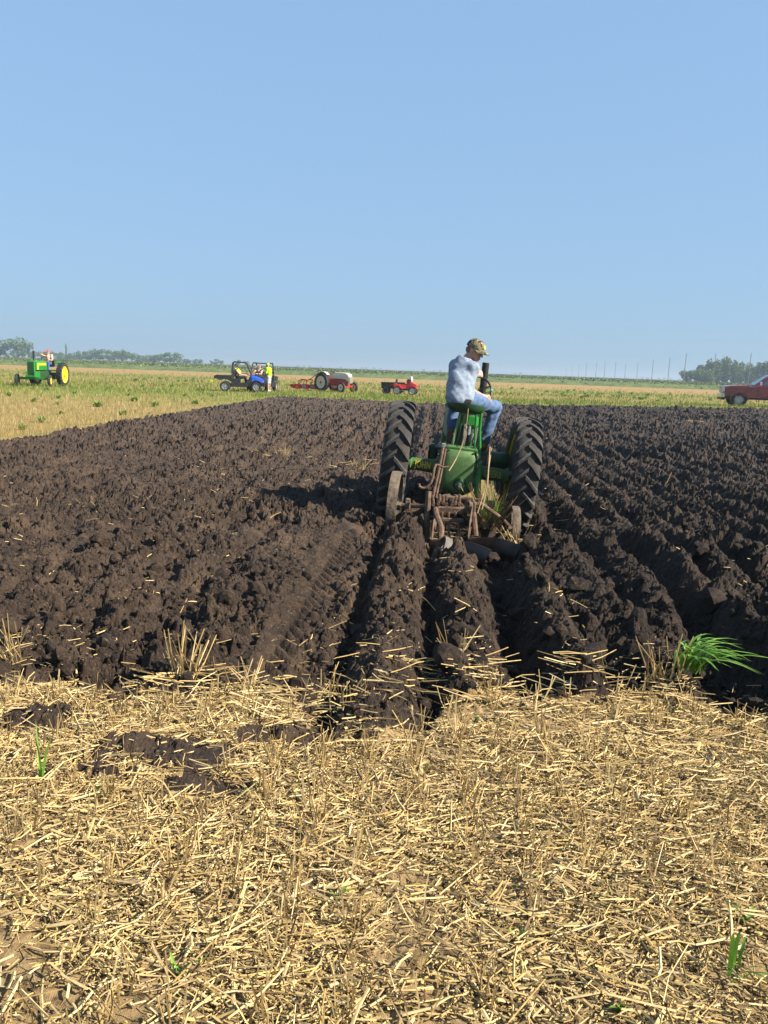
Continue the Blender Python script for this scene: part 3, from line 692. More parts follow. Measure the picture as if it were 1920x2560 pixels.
for sgn in (-1, 1):
    mb = MB(); mb.lathe(tp, 64, closed=False)
    wh = mb.build('rear_wheel', RUB, tr, smooth=True); wh.location = (sgn*TW, 0, AX); tag(wh, 'tall worn rear tyre on the '+('left' if sgn < 0 else 'right')+' side')
    NL = 23; ph = random.uniform(0, .2)
    for s in (-1, 1):
        if s not in lugm: lugm[s] = lug_mesh(s).build('lug', LUGM, wh); first = lugm[s]
        else: first = lugm[s].copy(); link(first, wh)
        for k in range(NL):
            o = first if k == 0 else first.copy()
            if k: link(o, wh)
            o.rotation_euler = (ph+2*math.pi*(k+(.5 if s > 0 else 0))/NL, 0, 0)
    mb = MB(); mb.lathe([(-.118, .505), (-.122, .49), (-.105, .468), (-.05, .452), (.05, .452), (.105, .468), (.122, .49), (.118, .505), (.10, .48), (.045, .462), (-.045, .462), (-.10, .48)], 48, closed=True)
    mb.lathe([(sgn*.03, .455), (sgn*.045, .40), (sgn*.0, .25), (sgn*-.01, .12), (sgn*.02, .12), (sgn*.03, .25), (sgn*.06, .40), (sgn*.05, .455)], 40, closed=True)
    mb.build('rim', JDY, wh, smooth=True)
    mb = MB(); mb.lathe([(-.10, .001), (-.10, .10), (.02, .125), (.10, .10), (.12, .06), (.12, .001)], 24); mb.build('hub', JDG, wh, smooth=True)
    for k in range(6):
        a = 2*math.pi*k/6; mb = MB(); mb.cyl((sgn*.0, .2*math.cos(a), .2*math.sin(a)), (sgn*.05, .2*math.cos(a), .2*math.sin(a)), .018, n=8); mb.build('wheel_bolt', STEEL, wh)
mb = MB(); mb.cyl((-.78, 0, AX), (.96, 0, AX), .032, n=16); mb.build('axle_shaft', STEEL, tr, smooth=True)
for sgn in (-1, 1):
    mb = MB(); mb.lathe([(sgn*.16, .135), (sgn*.24, .12), (sgn*.30, .082), (sgn*.55, .072), (sgn*.56, .095), (sgn*.60, .095), (sgn*.60, .001)], 28, c=(0, 0, AX-.03))
    ah = mb.build('axle_housing', JDG, tr, smooth=True)
    cu = bpy.data.curves.new('lettering', 'FONT'); cu.body = 'JOHN' if sgn < 0 else 'DEERE'; cu.size = .112; cu.extrude = .004; cu.offset = .0035; cu.align_x = 'CENTER'; cu.align_y = 'CENTER'; cu.space_character = 1.08
    to = bpy.data.objects.new('lettering_source', cu); COL.objects.link(to)
    dg = bpy.context.evaluated_depsgraph_get(); me = bpy.data.meshes.new_from_object(to.evaluated_get(dg)); bpy.data.objects.remove(to)
    me.materials.clear(); me.materials.append(JDY if sgn < 0 else M('dull_yellow_paint', (.36, .28, .03), .55, var=.35, scale=30))
    lt = link(bpy.data.objects.new('lettering', me), ah); lt.location = (sgn*.415, -.078, AX-.025); lt.rotation_euler = (R(80), 0, 0); lt.scale = (.62, 1, 1)
    lt['label'] = 'yellow letters '+cu.body+' on the axle housing'
# differential case, lofted front to back
def csec(y, sx, sz, oz=0):
    pts = [(-.16, .235), (.16, .235), (.205, .20), (.235, .10), (.245, -.02), (.225, -.14), (.17, -.235), (.09, -.285), (-.09, -.285), (-.17, -.235), (-.225, -.14), (-.245, -.02), (-.235, .10), (-.205, .20)]
    return [(x*sx+.0, y, AX+z*sz+oz) for x, z in pts]
mb = MB(); mb.loft([csec(-.365, .62, .66, -.01), csec(-.35, .80, .84, -.005), csec(-.315, .94, .955), csec(-.26, 1, 1), csec(.30, 1, 1), csec(.55, .8, .8), csec(1.9, .62, .62, .05)])
case = mb.build('transmission_case', JDG, tr, smooth=True)
mb = MB(); mb.box((0, -.10, AX+.245), (.37, .40, .028), bev=.008); mb.build('top_cover', JDG, case)
for bx in (-.16, -.05, .05, .16):
    mb = MB(); mb.cyl((bx, -.27, AX+.25), (bx, -.27, AX+.272), .013, n=6); mb.build('cover_bolt', JDG, case)
mb = MB(); mb.lathe([(-.43, .001), (-.43, .052), (-.40, .068), (-.33, .075)], 24, axis='Y', c=(.03, 0, AX-.155)); mb.build('power_shaft_boss', JDK, case, smooth=True)
mb = MB(); mb.cyl((.03, -.42, AX-.155), (.03, -.50, AX-.155), .021, n=10); mb.build('power_shaft', STEEL, case)
for k in range(14):
    p0 = csec(-.325, .90, .915)[k]; mb = MB(); mb.cyl(p0, (p0[0], -.352, p0[2]), .011, n=6); mb.build('cover_bolt', JDK, case)
mb = MB(); mb.loft([csec(-.272, 1.035, 1.03), csec(-.250, 1.035, 1.03)]); mb.build('case_flange', JDG, case, smooth=True)
mb = MB(); mb.tube([(.12, -.2, .95), (.17, -.33, .90), (.20, -.36, .75), (.17, -.34, .58), (.20, -.2, .5)], .011, 8); mb.build('hose', BLK, tr, smooth=True)
mb = MB(); mb.box((.235, -.27, .60), (.075, .14, .42), rot=(0, R(-6), 0), bev=.012); mb.build('lift_bracket', JDG2, tr)
mb = MB(); mb.box((0, -.30, .375), (.14, .75, .035), bev=.005); mb.build('drawbar', GREYP, tr)
mb = MB(); mb.lathe([(.36, .001), (.36, .092), (.38, .10), (.60, .10), (.612, .092), (.612, .05), (.60, .001)], 28, c=(0, .3, .80)); mb.build('belt_pulley', JDK, tr, smooth=True)
mb = MB(); mb.box((-.315, .35, .79), (.105, .17, .20), bev=.02); mb.build('side_gear_box', JDK, tr)
mb = MB(); mb.box((-.285, .35, .955), (.062, .03, .115), rot=(0, R(4), 0), bev=.008); mb.cyl((-.29, .35, .88), (-.287, .35, .92), .012, n=8); mb.build('brake_pedal', GREYP, tr)
mb = MB(); mb.box((.30, .35, .93), (.06, .03, .09), bev=.008); mb.build('brake_pedal', GREYP, tr)
mb = MB(); mb.box((0, .28, .872), (.60, .46, .022), bev=.004); mb.build('platform', JDK, tr)
# seat and its supports
mb = MB(); rings = []
for k, (rr, z) in enumerate(((.02, 1.335), (.12, 1.337), (.175, 1.348), (.205, 1.375), (.222, 1.42), (.226, 1.455), (.214, 1.455), (.196, 1.40), (.165, 1.372), (.12, 1.36), (.02, 1.357))):
    ring = []
    for j in range(28):
        a = 2*math.pi*j/28; back = max(0, -math.sin(a)); zz = z-(.05*max(0, math.sin(a)) if k in (3, 4, 5, 6, 7) else 0)*(.6 if k in (3, 7) else 1)
        ring.append((-.02+rr*math.cos(a), -.24+rr*.9*math.sin(a), zz-.02*(k in (4, 5, 6))*abs(math.cos(a))))
    rings.append(ring)
mb.loft(rings); seat = mb.build('seat', JDK, tr, smooth=True)
mb = MB(); mb.box((-.02, -.24, 1.328), (.12, .2, .012)); mb.build('seat_spring', GREYP, seat)
mb = MB(); mb.tube([(.165, -.17, 1.385), (.18, -.165, 1.15), (.225, -.16, .88), (.235, -.2, .75)], [.017, .017, .019, .024], 10); mb.build('seat_post', JDG2, tr, smooth=True)
mb = MB(); mb.tube([(.115, -.12, 1.36), (.135, -.12, 1.12), (.15, -.12, .94)], .012, 8); mb.build('seat_post', JDG2, tr, smooth=True)
mb = MB(); mb.box((-.085, -.06, 1.145), (.03, .03, .44), rot=(0, R(6), 0), bev=.005); mb.build('seat_support', M('pale_green_paint', (.22, .33, .17), .5, var=.25, dirt=.3), tr)
mb = MB(); mb.box((-.045, -.05, 1.12), (.022, .03, .42), rot=(0, R(3), 0), bev=.004); mb.build('seat_support', JDK, tr)
mb = MB(); mb.box((.09, .05, 1.245), (.15, .20, .13), bev=.02, taper=.9); mb.build('tool_box', JDG2, tr)
mb = MB(); mb.box((.03, .12, 1.03), (.20, .22, .28), bev=.03); mb.build('gear_shift_housing', JDK, tr)
mb = MB(); mb.cyl((.06, -.03, 1.08), (.06, -.03, 1.19), .026, n=12); mb.cyl((.11, -.02, 1.0), (.11, -.02, 1.10), .034, n=12); mb.build('oil_canister', GREYP, tr, smooth=True)
for lx, lz in ((.0, 1.17), (.025, 1.15), (.15, 1.14)):
    mb = MB(); mb.tube([(lx, -.05, .94), (lx+.01, -.06, 1.05), (lx+.005, -.04, lz)], .008, 6); mb.cyl((lx+.005, -.04, lz), (lx+.005, -.04, lz+.03), .014, n=8); mb.build('lever', GREYP, tr)
# bonnet, grille, front pedestal and wheels
def hsec(y, w_, z0, z1):
    return [(-w_, y, z0), (w_, y, z0), (w_, y, z1-.09), (w_*.86, y, z1-.03), (w_*.5, y, z1), (-w_*.5, y, z1), (-w_*.86, y, z1-.03), (-w_, y, z1-.09)]
mb = MB(); mb.loft([hsec(.62, .17, .98, 1.33), hsec(.75, .185, .98, 1.37), hsec(1.9, .195, .96, 1.37), hsec(2.02, .19, .96, 1.34)]); mb.build('bonnet', JDG, tr, smooth=True)
mb = MB(); mb.box((0, 2.06, .92), (.40, .09, .62), bev=.04); rad = mb.build('radiator', JDG, tr)
for k in range(7):
    mb = MB(); mb.box((-.15+.05*k, 2.108, .93), (.012, .012, .5)); mb.build('grille_bar', JDK, rad)
mb = MB(); mb.cyl((0, 2.1, .62), (0, 2.12, .30), .07, .05, n=14); mb.build('front_pedestal', JDG, tr, smooth=True)
for s in (-1, 1):
    mb = MB(); mb.lathe([(-.05, .17), (-.065, .22), (-.06, .27), (-.03, .295), (.03, .295), (.06, .27), (.065, .22), (.05, .17)], 32, closed=True)
    fwl = mb.build('front_wheel', RUB, tr, smooth=True); fwl.location = (s*.12, 2.14, .22); fwl.rotation_euler = (0, R(6*s), 0)
    mb = MB(); mb.lathe([(-.03, .001), (-.03, .06), (.0, .16), (.05, .18), (.05, .165), (.02, .06), (.02, .001)], 24); mb.build('rim', JDY, fwl, smooth=True)
mb = MB(); mb.cyl((.225, 1.3, 1.34), (.238, 1.3, 1.52), .028, .046, n=18); mb.cyl((.238, 1.3, 1.52), (.225, 1.3, 1.955), .046, n=18, caps=False)
mb.lathe([(1.955, .046), (1.955, .036), (1.8, .034)], 18, axis='Z', c=(.225, 1.3, 0)); mb.build('exhaust_stack', BLK, tr, smooth=True)
mb = MB(); mb.cyl((-.10, 1.25, 1.36), (-.10, 1.25, 1.52), .025, n=12); mb.build('air_intake', BLK, tr)
# steering wheel
swc = Vector((.085, .44, 1.585)); sq = Euler((R(62), 0, R(-8))).to_matrix()
mb = MB(); mb.tube([swc+sq @ Vector((.205*math.cos(2*math.pi*k/32), .205*math.sin(2*math.pi*k/32), 0)) for k in range(32)], .0135, 8, closed=True); sw = mb.build('steering_wheel', BLK, tr, smooth=True)
for k in range(3):
    a = 2*math.pi*k/3+.5; mb = MB(); mb.cyl(swc-sq @ Vector((0, 0, .02)), swc+sq @ Vector((.2*math.cos(a), .2*math.sin(a), 0)), .008, n=8); mb.build('spoke', BLK, sw)
mb = MB(); p_ = swc+sq @ Vector((.205*math.cos(.2), .205*math.sin(.2), 0)); mb.lathe([(0, .001), (.004, .016), (.022, .02), (.036, .014), (.04, .001)], 14, axis='Y', c=tuple(p_+Vector((0, -.045, .0)))); mb.build('spinner_knob', M('pale_green_plastic', (.25, .55, .38), .35, var=.1), sw, smooth=True)
mb = MB(); mb.cyl(swc, (0.03, 1.2, 1.36), .016, n=10); mb.cyl((.03, 1.2, 1.385), (.0, 2.05, 1.385), .014, n=8); mb.build('steering_shaft', JDK, tr, smooth=True)
mb = MB(); mb.box((.05, .62, 1.25), (.30, .05, .26), bev=.02); mb.build('dash_panel', JDK, tr)

# ropes from the seat down to the plough trips
def W2(p): return tr_m @ Vector(p)
tr_m = Matrix.Translation((.29, 9.95, -.19)) @ Euler((0, R(5.5), 0)).to_matrix().to_4x4()
def rope(name, label, pts, r=.006, sag=0.02):
    P = [Vector(p) for p in pts]; out = []
    for a, b in zip(P, P[1:]):
        for k in range(5):
            t = k/5; out.append(a.lerp(b, t)+Vector((0, 0, -sag*math.sin(math.pi*t)*(b-a).length)))
    out.append(P[-1]); mb = MB(); mb.tube(out, r, 6)
    return tag(mb.build(name, ROPE, None, smooth=True), label, 'rope', 'trip ropes of the plow')
rope('trip_rope', 'thin tan rope hanging from the tractor seat across the green case', [W2((-.003, -.46, 1.40)), W2((.004, -.47, 1.27)), W2((-.003, -.5, 1.03)), W2((-.06, -.6, .84)), W2((-.13, -.85, .72))])
rope('trip_rope', 'pair of tan ropes hanging beside the right tyre and straw', [W2((.345, .15, 1.12)), W2((.315, -.3, .98)), W2((.30, -.9, .65)), (.60, 8.95, .16)], .0075)
rope('trip_rope', 'second tan rope hanging close beside the right hand rope', [W2((.36, .15, 1.10)), W2((.335, -.3, .97)), W2((.285, -.9, .64)), (.55, 8.9, .12)], .006)

# ------------------------------------------------------------------ the plough
pl = thing('moldboard_plow', 'rusty two bottom trailed plow behind the green tractor', 'plow', (.3, 8.6, -.1))
def PB(): return MB()
PO = Vector((.3, 8.6, -.1))
def pbuild(mb, name, mat, parent=None, smooth=False, bevel=0):
    o = mb.build(name, mat, parent or pl, smooth, bevel)
    if parent is None: o.location = -PO
    return o
def spoke_wheel(name, c, Rr, wd, tilt, mat, label=None, spokes=7):
    root_loc = Vector(c)-PO
    mb = MB(); t = .012
    mb.lathe([(-wd/2, Rr-t*1.5), (-wd/2, Rr), (0, Rr+.004), (wd/2, Rr), (wd/2, Rr-t*1.5), (0, Rr-t)], 40, closed=True)
    wv = mb.build(name, mat, pl, smooth=True); wv.location = root_loc; wv.rotation_euler = tilt
    if label: wv['label'] = label
    mb = MB(); mb.cyl((-wd*.7, 0, 0), (wd*.7, 0, 0), .045, n=14); mb.build('hub', mat, wv, smooth=True)
    for k in range(spokes):
        a = 2*math.pi*k/spokes; mb = MB(); mb.box((0, (Rr*.5+.02)*math.cos(a), (Rr*.5+.02)*math.sin(a)), (.035, Rr-.06, .014), rot=(a, 0, 0)); mb.build('spoke', mat, wv)
    return wv
spoke_wheel('land_wheel', (-.345, 9.0, .148), .375, .105, (0, R(3), R(-3)), MUDW, 'tall muddy iron land wheel')
spoke_wheel('furrow_wheel', (.97, 9.2, -.10), .265, .085, (0, R(3), R(2)), MUDW, 'small muddy iron wheel in the furrow')
spoke_wheel('tail_wheel', (.165, 7.97, -.13), .165, .075, (R(0), R(24), R(10)), M('pale_worn_iron', (.17, .145, .115), .8, .0, var=.35, dirt=.4, dirtcol=(.12, .09, .065)), 'slanting pale tail wheel')
mb = PB(); mb.tube([(.02, 8.8, .35), (.015, 8.75, .1), (.02, 8.62, -.13), (-.02, 8.5, -.2)], [.03, .03, .032, .045], 8); pbuild(mb, 'standard', RUST)
mb = PB(); mb.box((.275, 8.8, .158), (.32, .085, .075), bev=.01); pbuild(mb, 'cross_beam', RUST)
mb = PB(); mb.box((.25, 8.7, .072), (.30, .05, .038), bev=.006); pbuild(mb, 'cross_beam', RUST)
mb = PB(); mb.box((.33, 8.95, .27), (.34, .05, .03), bev=.006); pbuild(mb, 'cross_beam', RUST)
mb = PB(); mb.tube([(.10, 8.75, .17), (.11, 8.45, .16), (.16, 8.2, .08), (.16, 8.1, -.08)], .03, 8); pbuild(mb, 'plow_beam', RUST, None, True)
mb = PB(); mb.tube([(.46, 9.3, .2), (.47, 8.95, .2), (.5, 8.72, .14), (.53, 8.62, -.08)], .03, 8); pbuild(mb, 'plow_beam', RUST, None, True)
mb = PB(); mb.box((.35, 9.35, .21), (.05, .8, .05), rot=(R(-4), 0, R(6)), bev=.006); pbuild(mb, 'hitch_bar', RUST)
mb = PB(); mb.box((.20, 9.3, .22), (.05, .8, .05), rot=(R(-4), 0, R(-10)), bev=.006); pbuild(mb, 'hitch_bar', RUST)
mb = PB(); mb.tube([(-.345, 9.0, .148), (-.2, 8.98, .16), (-.05, 8.9, .17), (.06, 8.85, .19)], .024, 8); pbuild(mb, 'crank_axle', RUST, None, True)
mb = PB(); mb.box((-.20, 8.9, .195), (.06, .06, .11), bev=.01); pbuild(mb, 'bearing_box', MUDW)
mb = PB(); mb.tube([(.97, 9.2, -.10), (.85, 9.18, .02), (.6, 9.05, .2), (.45, 8.9, .22)], .022, 8); pbuild(mb, 'crank_axle', RUST, None, True)
for (a, b), rr in ((((.158, 9.1, .81), (.065, 8.9, .26)), .017), (((.185, 9.1, .78), (.10, 8.9, .27)), .012)):
    mb = PB(); mb.tube([a, Vector(a).lerp(Vector(b), .5)+Vector((.004, 0, 0)), b], rr, 8); lv = pbuild(mb, 'lift_lever', RUST, None, True)
mb = PB(); mb.box((.158, 9.1, .815), (.045, .04, .05), bev=.01); pbuild(mb, 'lever_grip', STEEL)
mb = PB(); mb.tube([(-.085, 8.8, .425), (-.082, 8.8, .395), (-.045, 8.8, .378), (.0, 8.8, .39), (.04, 8.8, .44), (.06, 8.81, .51), (.068, 8.83, .59), (.085, 8.87, .63)], [.014, .017, .017, .015, .014, .014, .014, .014], 8); pbuild(mb, 'lever_hook', RUST, None, True)
mb = PB(); mb.tube([(.065, 8.9, .60), (.10, 8.89, .625), (.16, 8.9, .598), (.225, 8.92, .603)], .0125, 8); pbuild(mb, 'lever_link', RUST, None, True)
for k, (bx, bz, hh) in enumerate(((.13, .24, .16), (.18, .25, .12), (.215, .235, .15), (.275, .23, .13), (.31, .25, .10), (.355, .24, .16), (.075, .23, .14))):
    mb = PB(); mb.box((bx, 8.83+.02*(k % 3), bz), (.026, .03, hh), rot=(0, R(random.uniform(-10, 10)), 0), bev=.005); mb.cyl((bx, 8.80, bz-.02), (bx, 8.86, bz-.02), .02, n=8); pbuild(mb, 'clamp', RUST)
for k, (bx, bz) in enumerate(((.17, .10), (.24, .10), (.31, .105))):
    mb = PB(); mb.cyl((bx, 8.71, bz), (bx, 8.71, bz+.05), .012, n=6); pbuild(mb, 'bolt', RUST)
def disc(c, Rr, tilt, mat):
    mb = MB(); mb.lathe([(-.022, .001), (-.022, .05), (-.006, .055), (-.005, Rr*.9), (0, Rr), (.005, Rr*.9), (.006, .055), (.022, .05), (.022, .001)], 36)
    o = mb.build('coulter', mat, pl, smooth=True); o.location = Vector(c)-PO; o.rotation_euler = tilt; return o
disc((.475, 8.72, .06), .20, (0, R(4), R(-7)), RUST); disc((.09, 8.62, .02), .17, (0, R(4), R(-5)), RUST)
mb = PB(); mb.tube([(.50, 8.85, .26), (.505, 8.72, .25), (.50, 8.72, .06)], .016, 8); pbuild(mb, 'coulter_arm', RUST, None, True)
for q in ((.24, 8.7, .06), (.34, 8.68, .06)):
    mb = PB(); mb.tube([q, (q[0]+.01, 8.62, -.06), (q[0]+.05, 8.5, -.11)], .010, 6); pbuild(mb, 'brace_rod', RUST, None, True)
def moldboard(ox, oy, oz, s):
    """twisted plate curving up and over to the right, with a share along its lower edge"""
    NU, NV = 12, 8; A = []; Bk = []
    for u in range(NU):
        for v in range(NV):
            U, Vv = u/(NU-1), v/(NV-1)
            tw = -.15+1.35*U*(.35+.65*Vv)
            x = .50*U*s+.10*math.sin(tw)*Vv; yv = -.36*U*s+.13*(1-U)*Vv-.05*math.sin(math.pi*Vv)
            z = (.30*Vv*(1-.22*U**2)*math.cos(tw*.45)+.03*U)
            if Vv > .6: z -= .10*(1-U)**2*((Vv-.6)/.4)
            A.append((ox+x, oy+yv, oz+z)); Bk.append((ox+x+.006, oy+yv+.012, oz+z))
    n = NU*NV; fs = []
    idx = lambda u, v: u*NV+v
    for u in range(NU-1):
        for v in range(NV-1):
            fs.append((idx(u, v), idx(u+1, v), idx(u+1, v+1), idx(u, v+1))); fs.append((n+idx(u, v+1), n+idx(u+1, v+1), n+idx(u+1, v), n+idx(u, v)))
    rim = [idx(u, 0) for u in range(NU)]+[idx(NU-1, v) for v in range(1, NV)]+[idx(u, NV-1) for u in range(NU-2, -1, -1)]+[idx(0, v) for v in range(NV-2, 0, -1)]
    for a, b in zip(rim, rim[1:]+rim[:1]): fs.append((b, a, n+a, n+b))
    mb = MB(); mb.add(A+Bk, fs); o = pbuild(mb, 'moldboard', DSTEEL, None, True)
    mb = MB(); mb.prism([(oy+.16, oz-.03), (oy-.22, oz-.015), (oy-.22, oz+.012), (oy+.16, oz-.01)], ox-.03, ox+.02); pbuild(mb, 'landside', DSTEEL)
    mb = MB(); mb.loft([[(ox-.02, oy+.18, oz-.02), (ox+.02, oy+.15, oz-.02), (ox+.02, oy+.13, oz+.06), (ox-.02, oy+.12, oz+.06)], [(ox+.36*s, oy-.22, oz-.015), (ox+.38*s, oy-.26, oz-.015), (ox+.36*s, oy-.28, oz+.04), (ox+.34*s, oy-.27, oz+.04)]]); pbuild(mb, 'share', DSTEEL)
moldboard(.06, 8.42, -.33, 1.0); moldboard(.50, 8.80, -.37, .80)

# ------------------------------------------------------------------ the driver
dr = thing('person', 'tractor driver in light blue shirt, jeans and camouflage cap, looking down to the right', 'person', (.29, 9.95, -.19), (0, R(5.5), 0))
SHIRT = M('pale_blue_shirt', (.225, .275, .355), .85, var=.14, scale=40, col2=(.275, .32, .385), spec=.1, bump=.1, bscale=30)
JEANS = M('faded_jeans', (.085, .145, .265), .9, var=.12, scale=14, col2=(.125, .185, .30), spec=.1, bump=.2, bscale=70)
BOOT = M('brown_boot', (.20, .085, .035), .5, var=.25, scale=12)
def camo():
    m = M('camouflage_cloth', (.20, .17, .10), .9, var=.1, spec=.1); t = m.node_tree; N = t.nodes; b = N['Principled BSDF']
    v = N.new('ShaderNodeTexVoronoi'); v.inputs['Scale'].default_value = 34; tc = N.new('ShaderNodeTexCoord'); nz = N.new('ShaderNodeTexNoise'); nz.inputs['Scale'].default_value = 22
    t.links.new(tc.outputs['Object'], nz.inputs['Vector']); mx = N.new('ShaderNodeMix'); mx.data_type = 'VECTOR'; mx.inputs[0].default_value = .12
    t.links.new(tc.outputs['Object'], mx.inputs[4]); t.links.new(nz.outputs['Color'], mx.inputs[5]); t.links.new(mx.outputs[1], v.inputs['Vector'])
    rp = N.new('ShaderNodeValToRGB'); rp.color_ramp.interpolation = 'CONSTANT'; e = rp.color_ramp.elements
    e[0].color = (.05, .045, .026, 1); e[1].position = .25; e[1].color = (.16, .135, .08, 1)
    for p, c in ((.5, (.24, .21, .14)), (.72, (.085, .09, .045)), (.88, (.025, .022, .018))): q = e.new(p); q.color = (*c, 1)
    sep = N.new('ShaderNodeSeparateColor'); t.links.new(v.outputs['Color'], sep.inputs[0]); t.links.new(sep.outputs[0], rp.inputs[0]); t.links.new(rp.outputs[0], b.inputs['Base Color']); return m
CAMO = camo()
hd = (0.0, .02, 2.045); hf = frame((.82, -.42, -.24))
J = dict(pel=(-.10, -.20, 1.53), wa=(-.13, -.15, 1.66), ch=(-.125, -.03, 1.80), nk=(-.105, .0, 1.90), rs=(.0, -.13, 1.845), ls=(-.19, .14, 1.845), re=(-.035, -.17, 1.605), rw=(.175, .08, 1.535), le=(-.10, .36, 1.70), lw=(.045, .40, 1.775),
         rh=(-.01, -.16, 1.50), lh=(-.15, -.06, 1.50), rk=(.365, .36, 1.42), ra=(.285, .33, 1.00), lk=(-.12, .40, 1.38), la=(-.125, .31, 1.02))
body = head_prims(hd, hf)+[('c', J['nk'], at(hd, hf, -.03, 0, -.05), .058, .052), ('c', J['ch'], J['nk'], .11, .06), ('c', J['wa'], J['ch'], .115, .125), ('c', J['pel'], J['wa'], .125, .115),
    ('c', J['ch'], J['rs'], .09, .055), ('c', J['ch'], J['ls'], .09, .055), ('c', J['rs'], J['re'], .05, .041), ('c', J['re'], J['rw'], .047, .031), ('c', J['ls'], J['le'], .05, .041), ('c', J['le'], J['lw'], .041, .028),
    ('c', J['pel'], J['rh'], .11, .085), ('c', J['pel'], J['lh'], .11, .085), ('c', J['rh'], J['rk'], .082, .056), ('c', J['rk'], J['ra'], .055, .036), ('c', J['lh'], J['lk'], .082, .056), ('c', J['lk'], J['la'], .055, .036)]
body += hand_prims(J['rw'], (Vector((.72, .5, -.48)).normalized(), Vector((.5, -.2, .75)).normalized(), Vector((.3, -.75, -.1)).normalized()), 1., .45)
body += hand_prims(J['lw'], (Vector((.75, .3, .25)).normalized(), Vector((-.3, .3, .85)).normalized(), Vector((.2, -.9, .3)).normalized()), 1., .8)
sdf_mesh('body', body, .0075, .022, SKIN, dr)
shirt = [('c', J['ch'], (-.105, 0., 1.895), .122, .075), ('c', J['wa'], J['ch'], .134, .134), ('c', J['pel'], J['wa'], .146, .132), ('c', (-.12, -.24, 1.48), J['pel'], .14, .145), ('c', J['nk'], J['rs'], .075, .058), ('c', J['nk'], J['ls'], .075, .058), ('c', J['ch'], J['rs'], .09, .055), ('c', J['ch'], J['ls'], .09, .055),
    ('c', J['rs'], tuple(Vector(J['rs']).lerp(Vector(J['re']), .74)), .060, .070), ('c', J['ls'], tuple(Vector(J['ls']).lerp(Vector(J['le']), .85)), .07, .072)]
sdf_mesh('shirt', shirt, .009, .06, SHIRT, dr, wrinkle=.009, wscale=14, clip=[((0, 0, 1.405), (0, 0, -1)), ((-.075, .01, 1.955), (.2, 0, 1))])
for sgn_, col_ in ((1, 0),):
    mb = MB(); rg = []
    for rr, dz in ((.068, -.03), (.074, .0), (.078, .022), (.072, .022), (.066, -.03)): rg.append([(-.085+rr*math.cos(q)+dz*.35, .01+rr*math.sin(q), 1.925+dz) for q in [2*math.pi*j/18 for j in range(18)]])
    mb.loft(rg, caps=False); mb.build('collar', SHIRT, dr, smooth=True)
jeans = [('c', (-.08, -.17, 1.50), J['rh'], .135, .10), ('c', (-.08, -.17, 1.50), J['lh'], .135, .10), ('c', J['rh'], J['rk'], .098, .074), ('c', J['rk'], tuple(Vector(J['rk']).lerp(Vector(J['ra']), .93)), .073, .066), ('c', J['lh'], J['lk'], .098, .074), ('c', J['lk'], tuple(Vector(J['lk']).lerp(Vector(J['la']), .93)), .073, .066)]
sdf_mesh('jeans', jeans, .009, .03, JEANS, dr, wrinkle=.012, wscale=10, clip=[((0, 0, 1.53), (0, 0, 1)), ((0, 0, 1.362), (0, 1, -1.0))] if False else None)
mb = MB(); mb.lathe([(1.475, .152), (1.475, .158), (1.51, .158), (1.51, .152)], 30, axis='Z', c=(-.09, -.185, 0), closed=True); mb.build('belt', BOOT, dr, smooth=True)
mb = MB(); mb.box((-.02, -.335, 1.475), (.10, .035, .05), rot=(0, R(4), R(20)), bev=.01); mb.build('belt_pouch', BLK, dr)
for a, dirv in ((J['ra'], (-.04, .17, -.07)), (J['la'], (.0, .18, -.06))):
    a = Vector(a); t_ = a+Vector(dirv)
    sdf_mesh('boot', [('c', tuple(a+Vector((0, 0, .05))), tuple(a+Vector((0, -.01, -.05))), .055, .05), ('c', tuple(a+Vector((0, -.03, -.07))), (t_.x, t_.y, a.z-.075), .042, .038)], .008, .03, BOOT, dr)
cap_parts(hd, hf, 1.07, CAMO, CAMO, dr, M('yellow_badge', (.75, .66, .06), .6, var=.15, scale=40))
mb = MB()
for j in range(13):
    q = -1.25+2.5*j/12; hh_ = .021 if abs(q) < 1.0 else .006
    if j:
        mb.loft([[at(hd, hf, r_*math.cos(p_)*1.08, r_*.86*math.sin(p_), z_) for r_, z_ in ((.092, .012+h2), (.098, .012+h2), (.098, .012-h2), (.092, .012-h2))] for p_, h2 in ((pq, ph_), (q, hh_))])
    pq, ph_ = q, hh_
mb.build('sunglasses', M('black_lens', (.01, .01, .012), .12, var=.1, spec=.6), dr, smooth=True)
sdf_mesh('hair', [('e', at(hd, hf, -.045, 0, .0), (.081, .066, .058), [list(hf[1]), list(hf[0]), list(hf[2])])], .009, .02, M('grey_brown_hair', (.20, .14, .10), .8, var=.3, scale=50), dr)
mb = MB(); mb.box(tuple(Vector(J['rw'])+Vector((-.012, -.012, .0))), (.05, .06, .055), rot=(R(20), R(10), R(50)), bev=.015); mb.build('wrist_watch', BLK, dr)
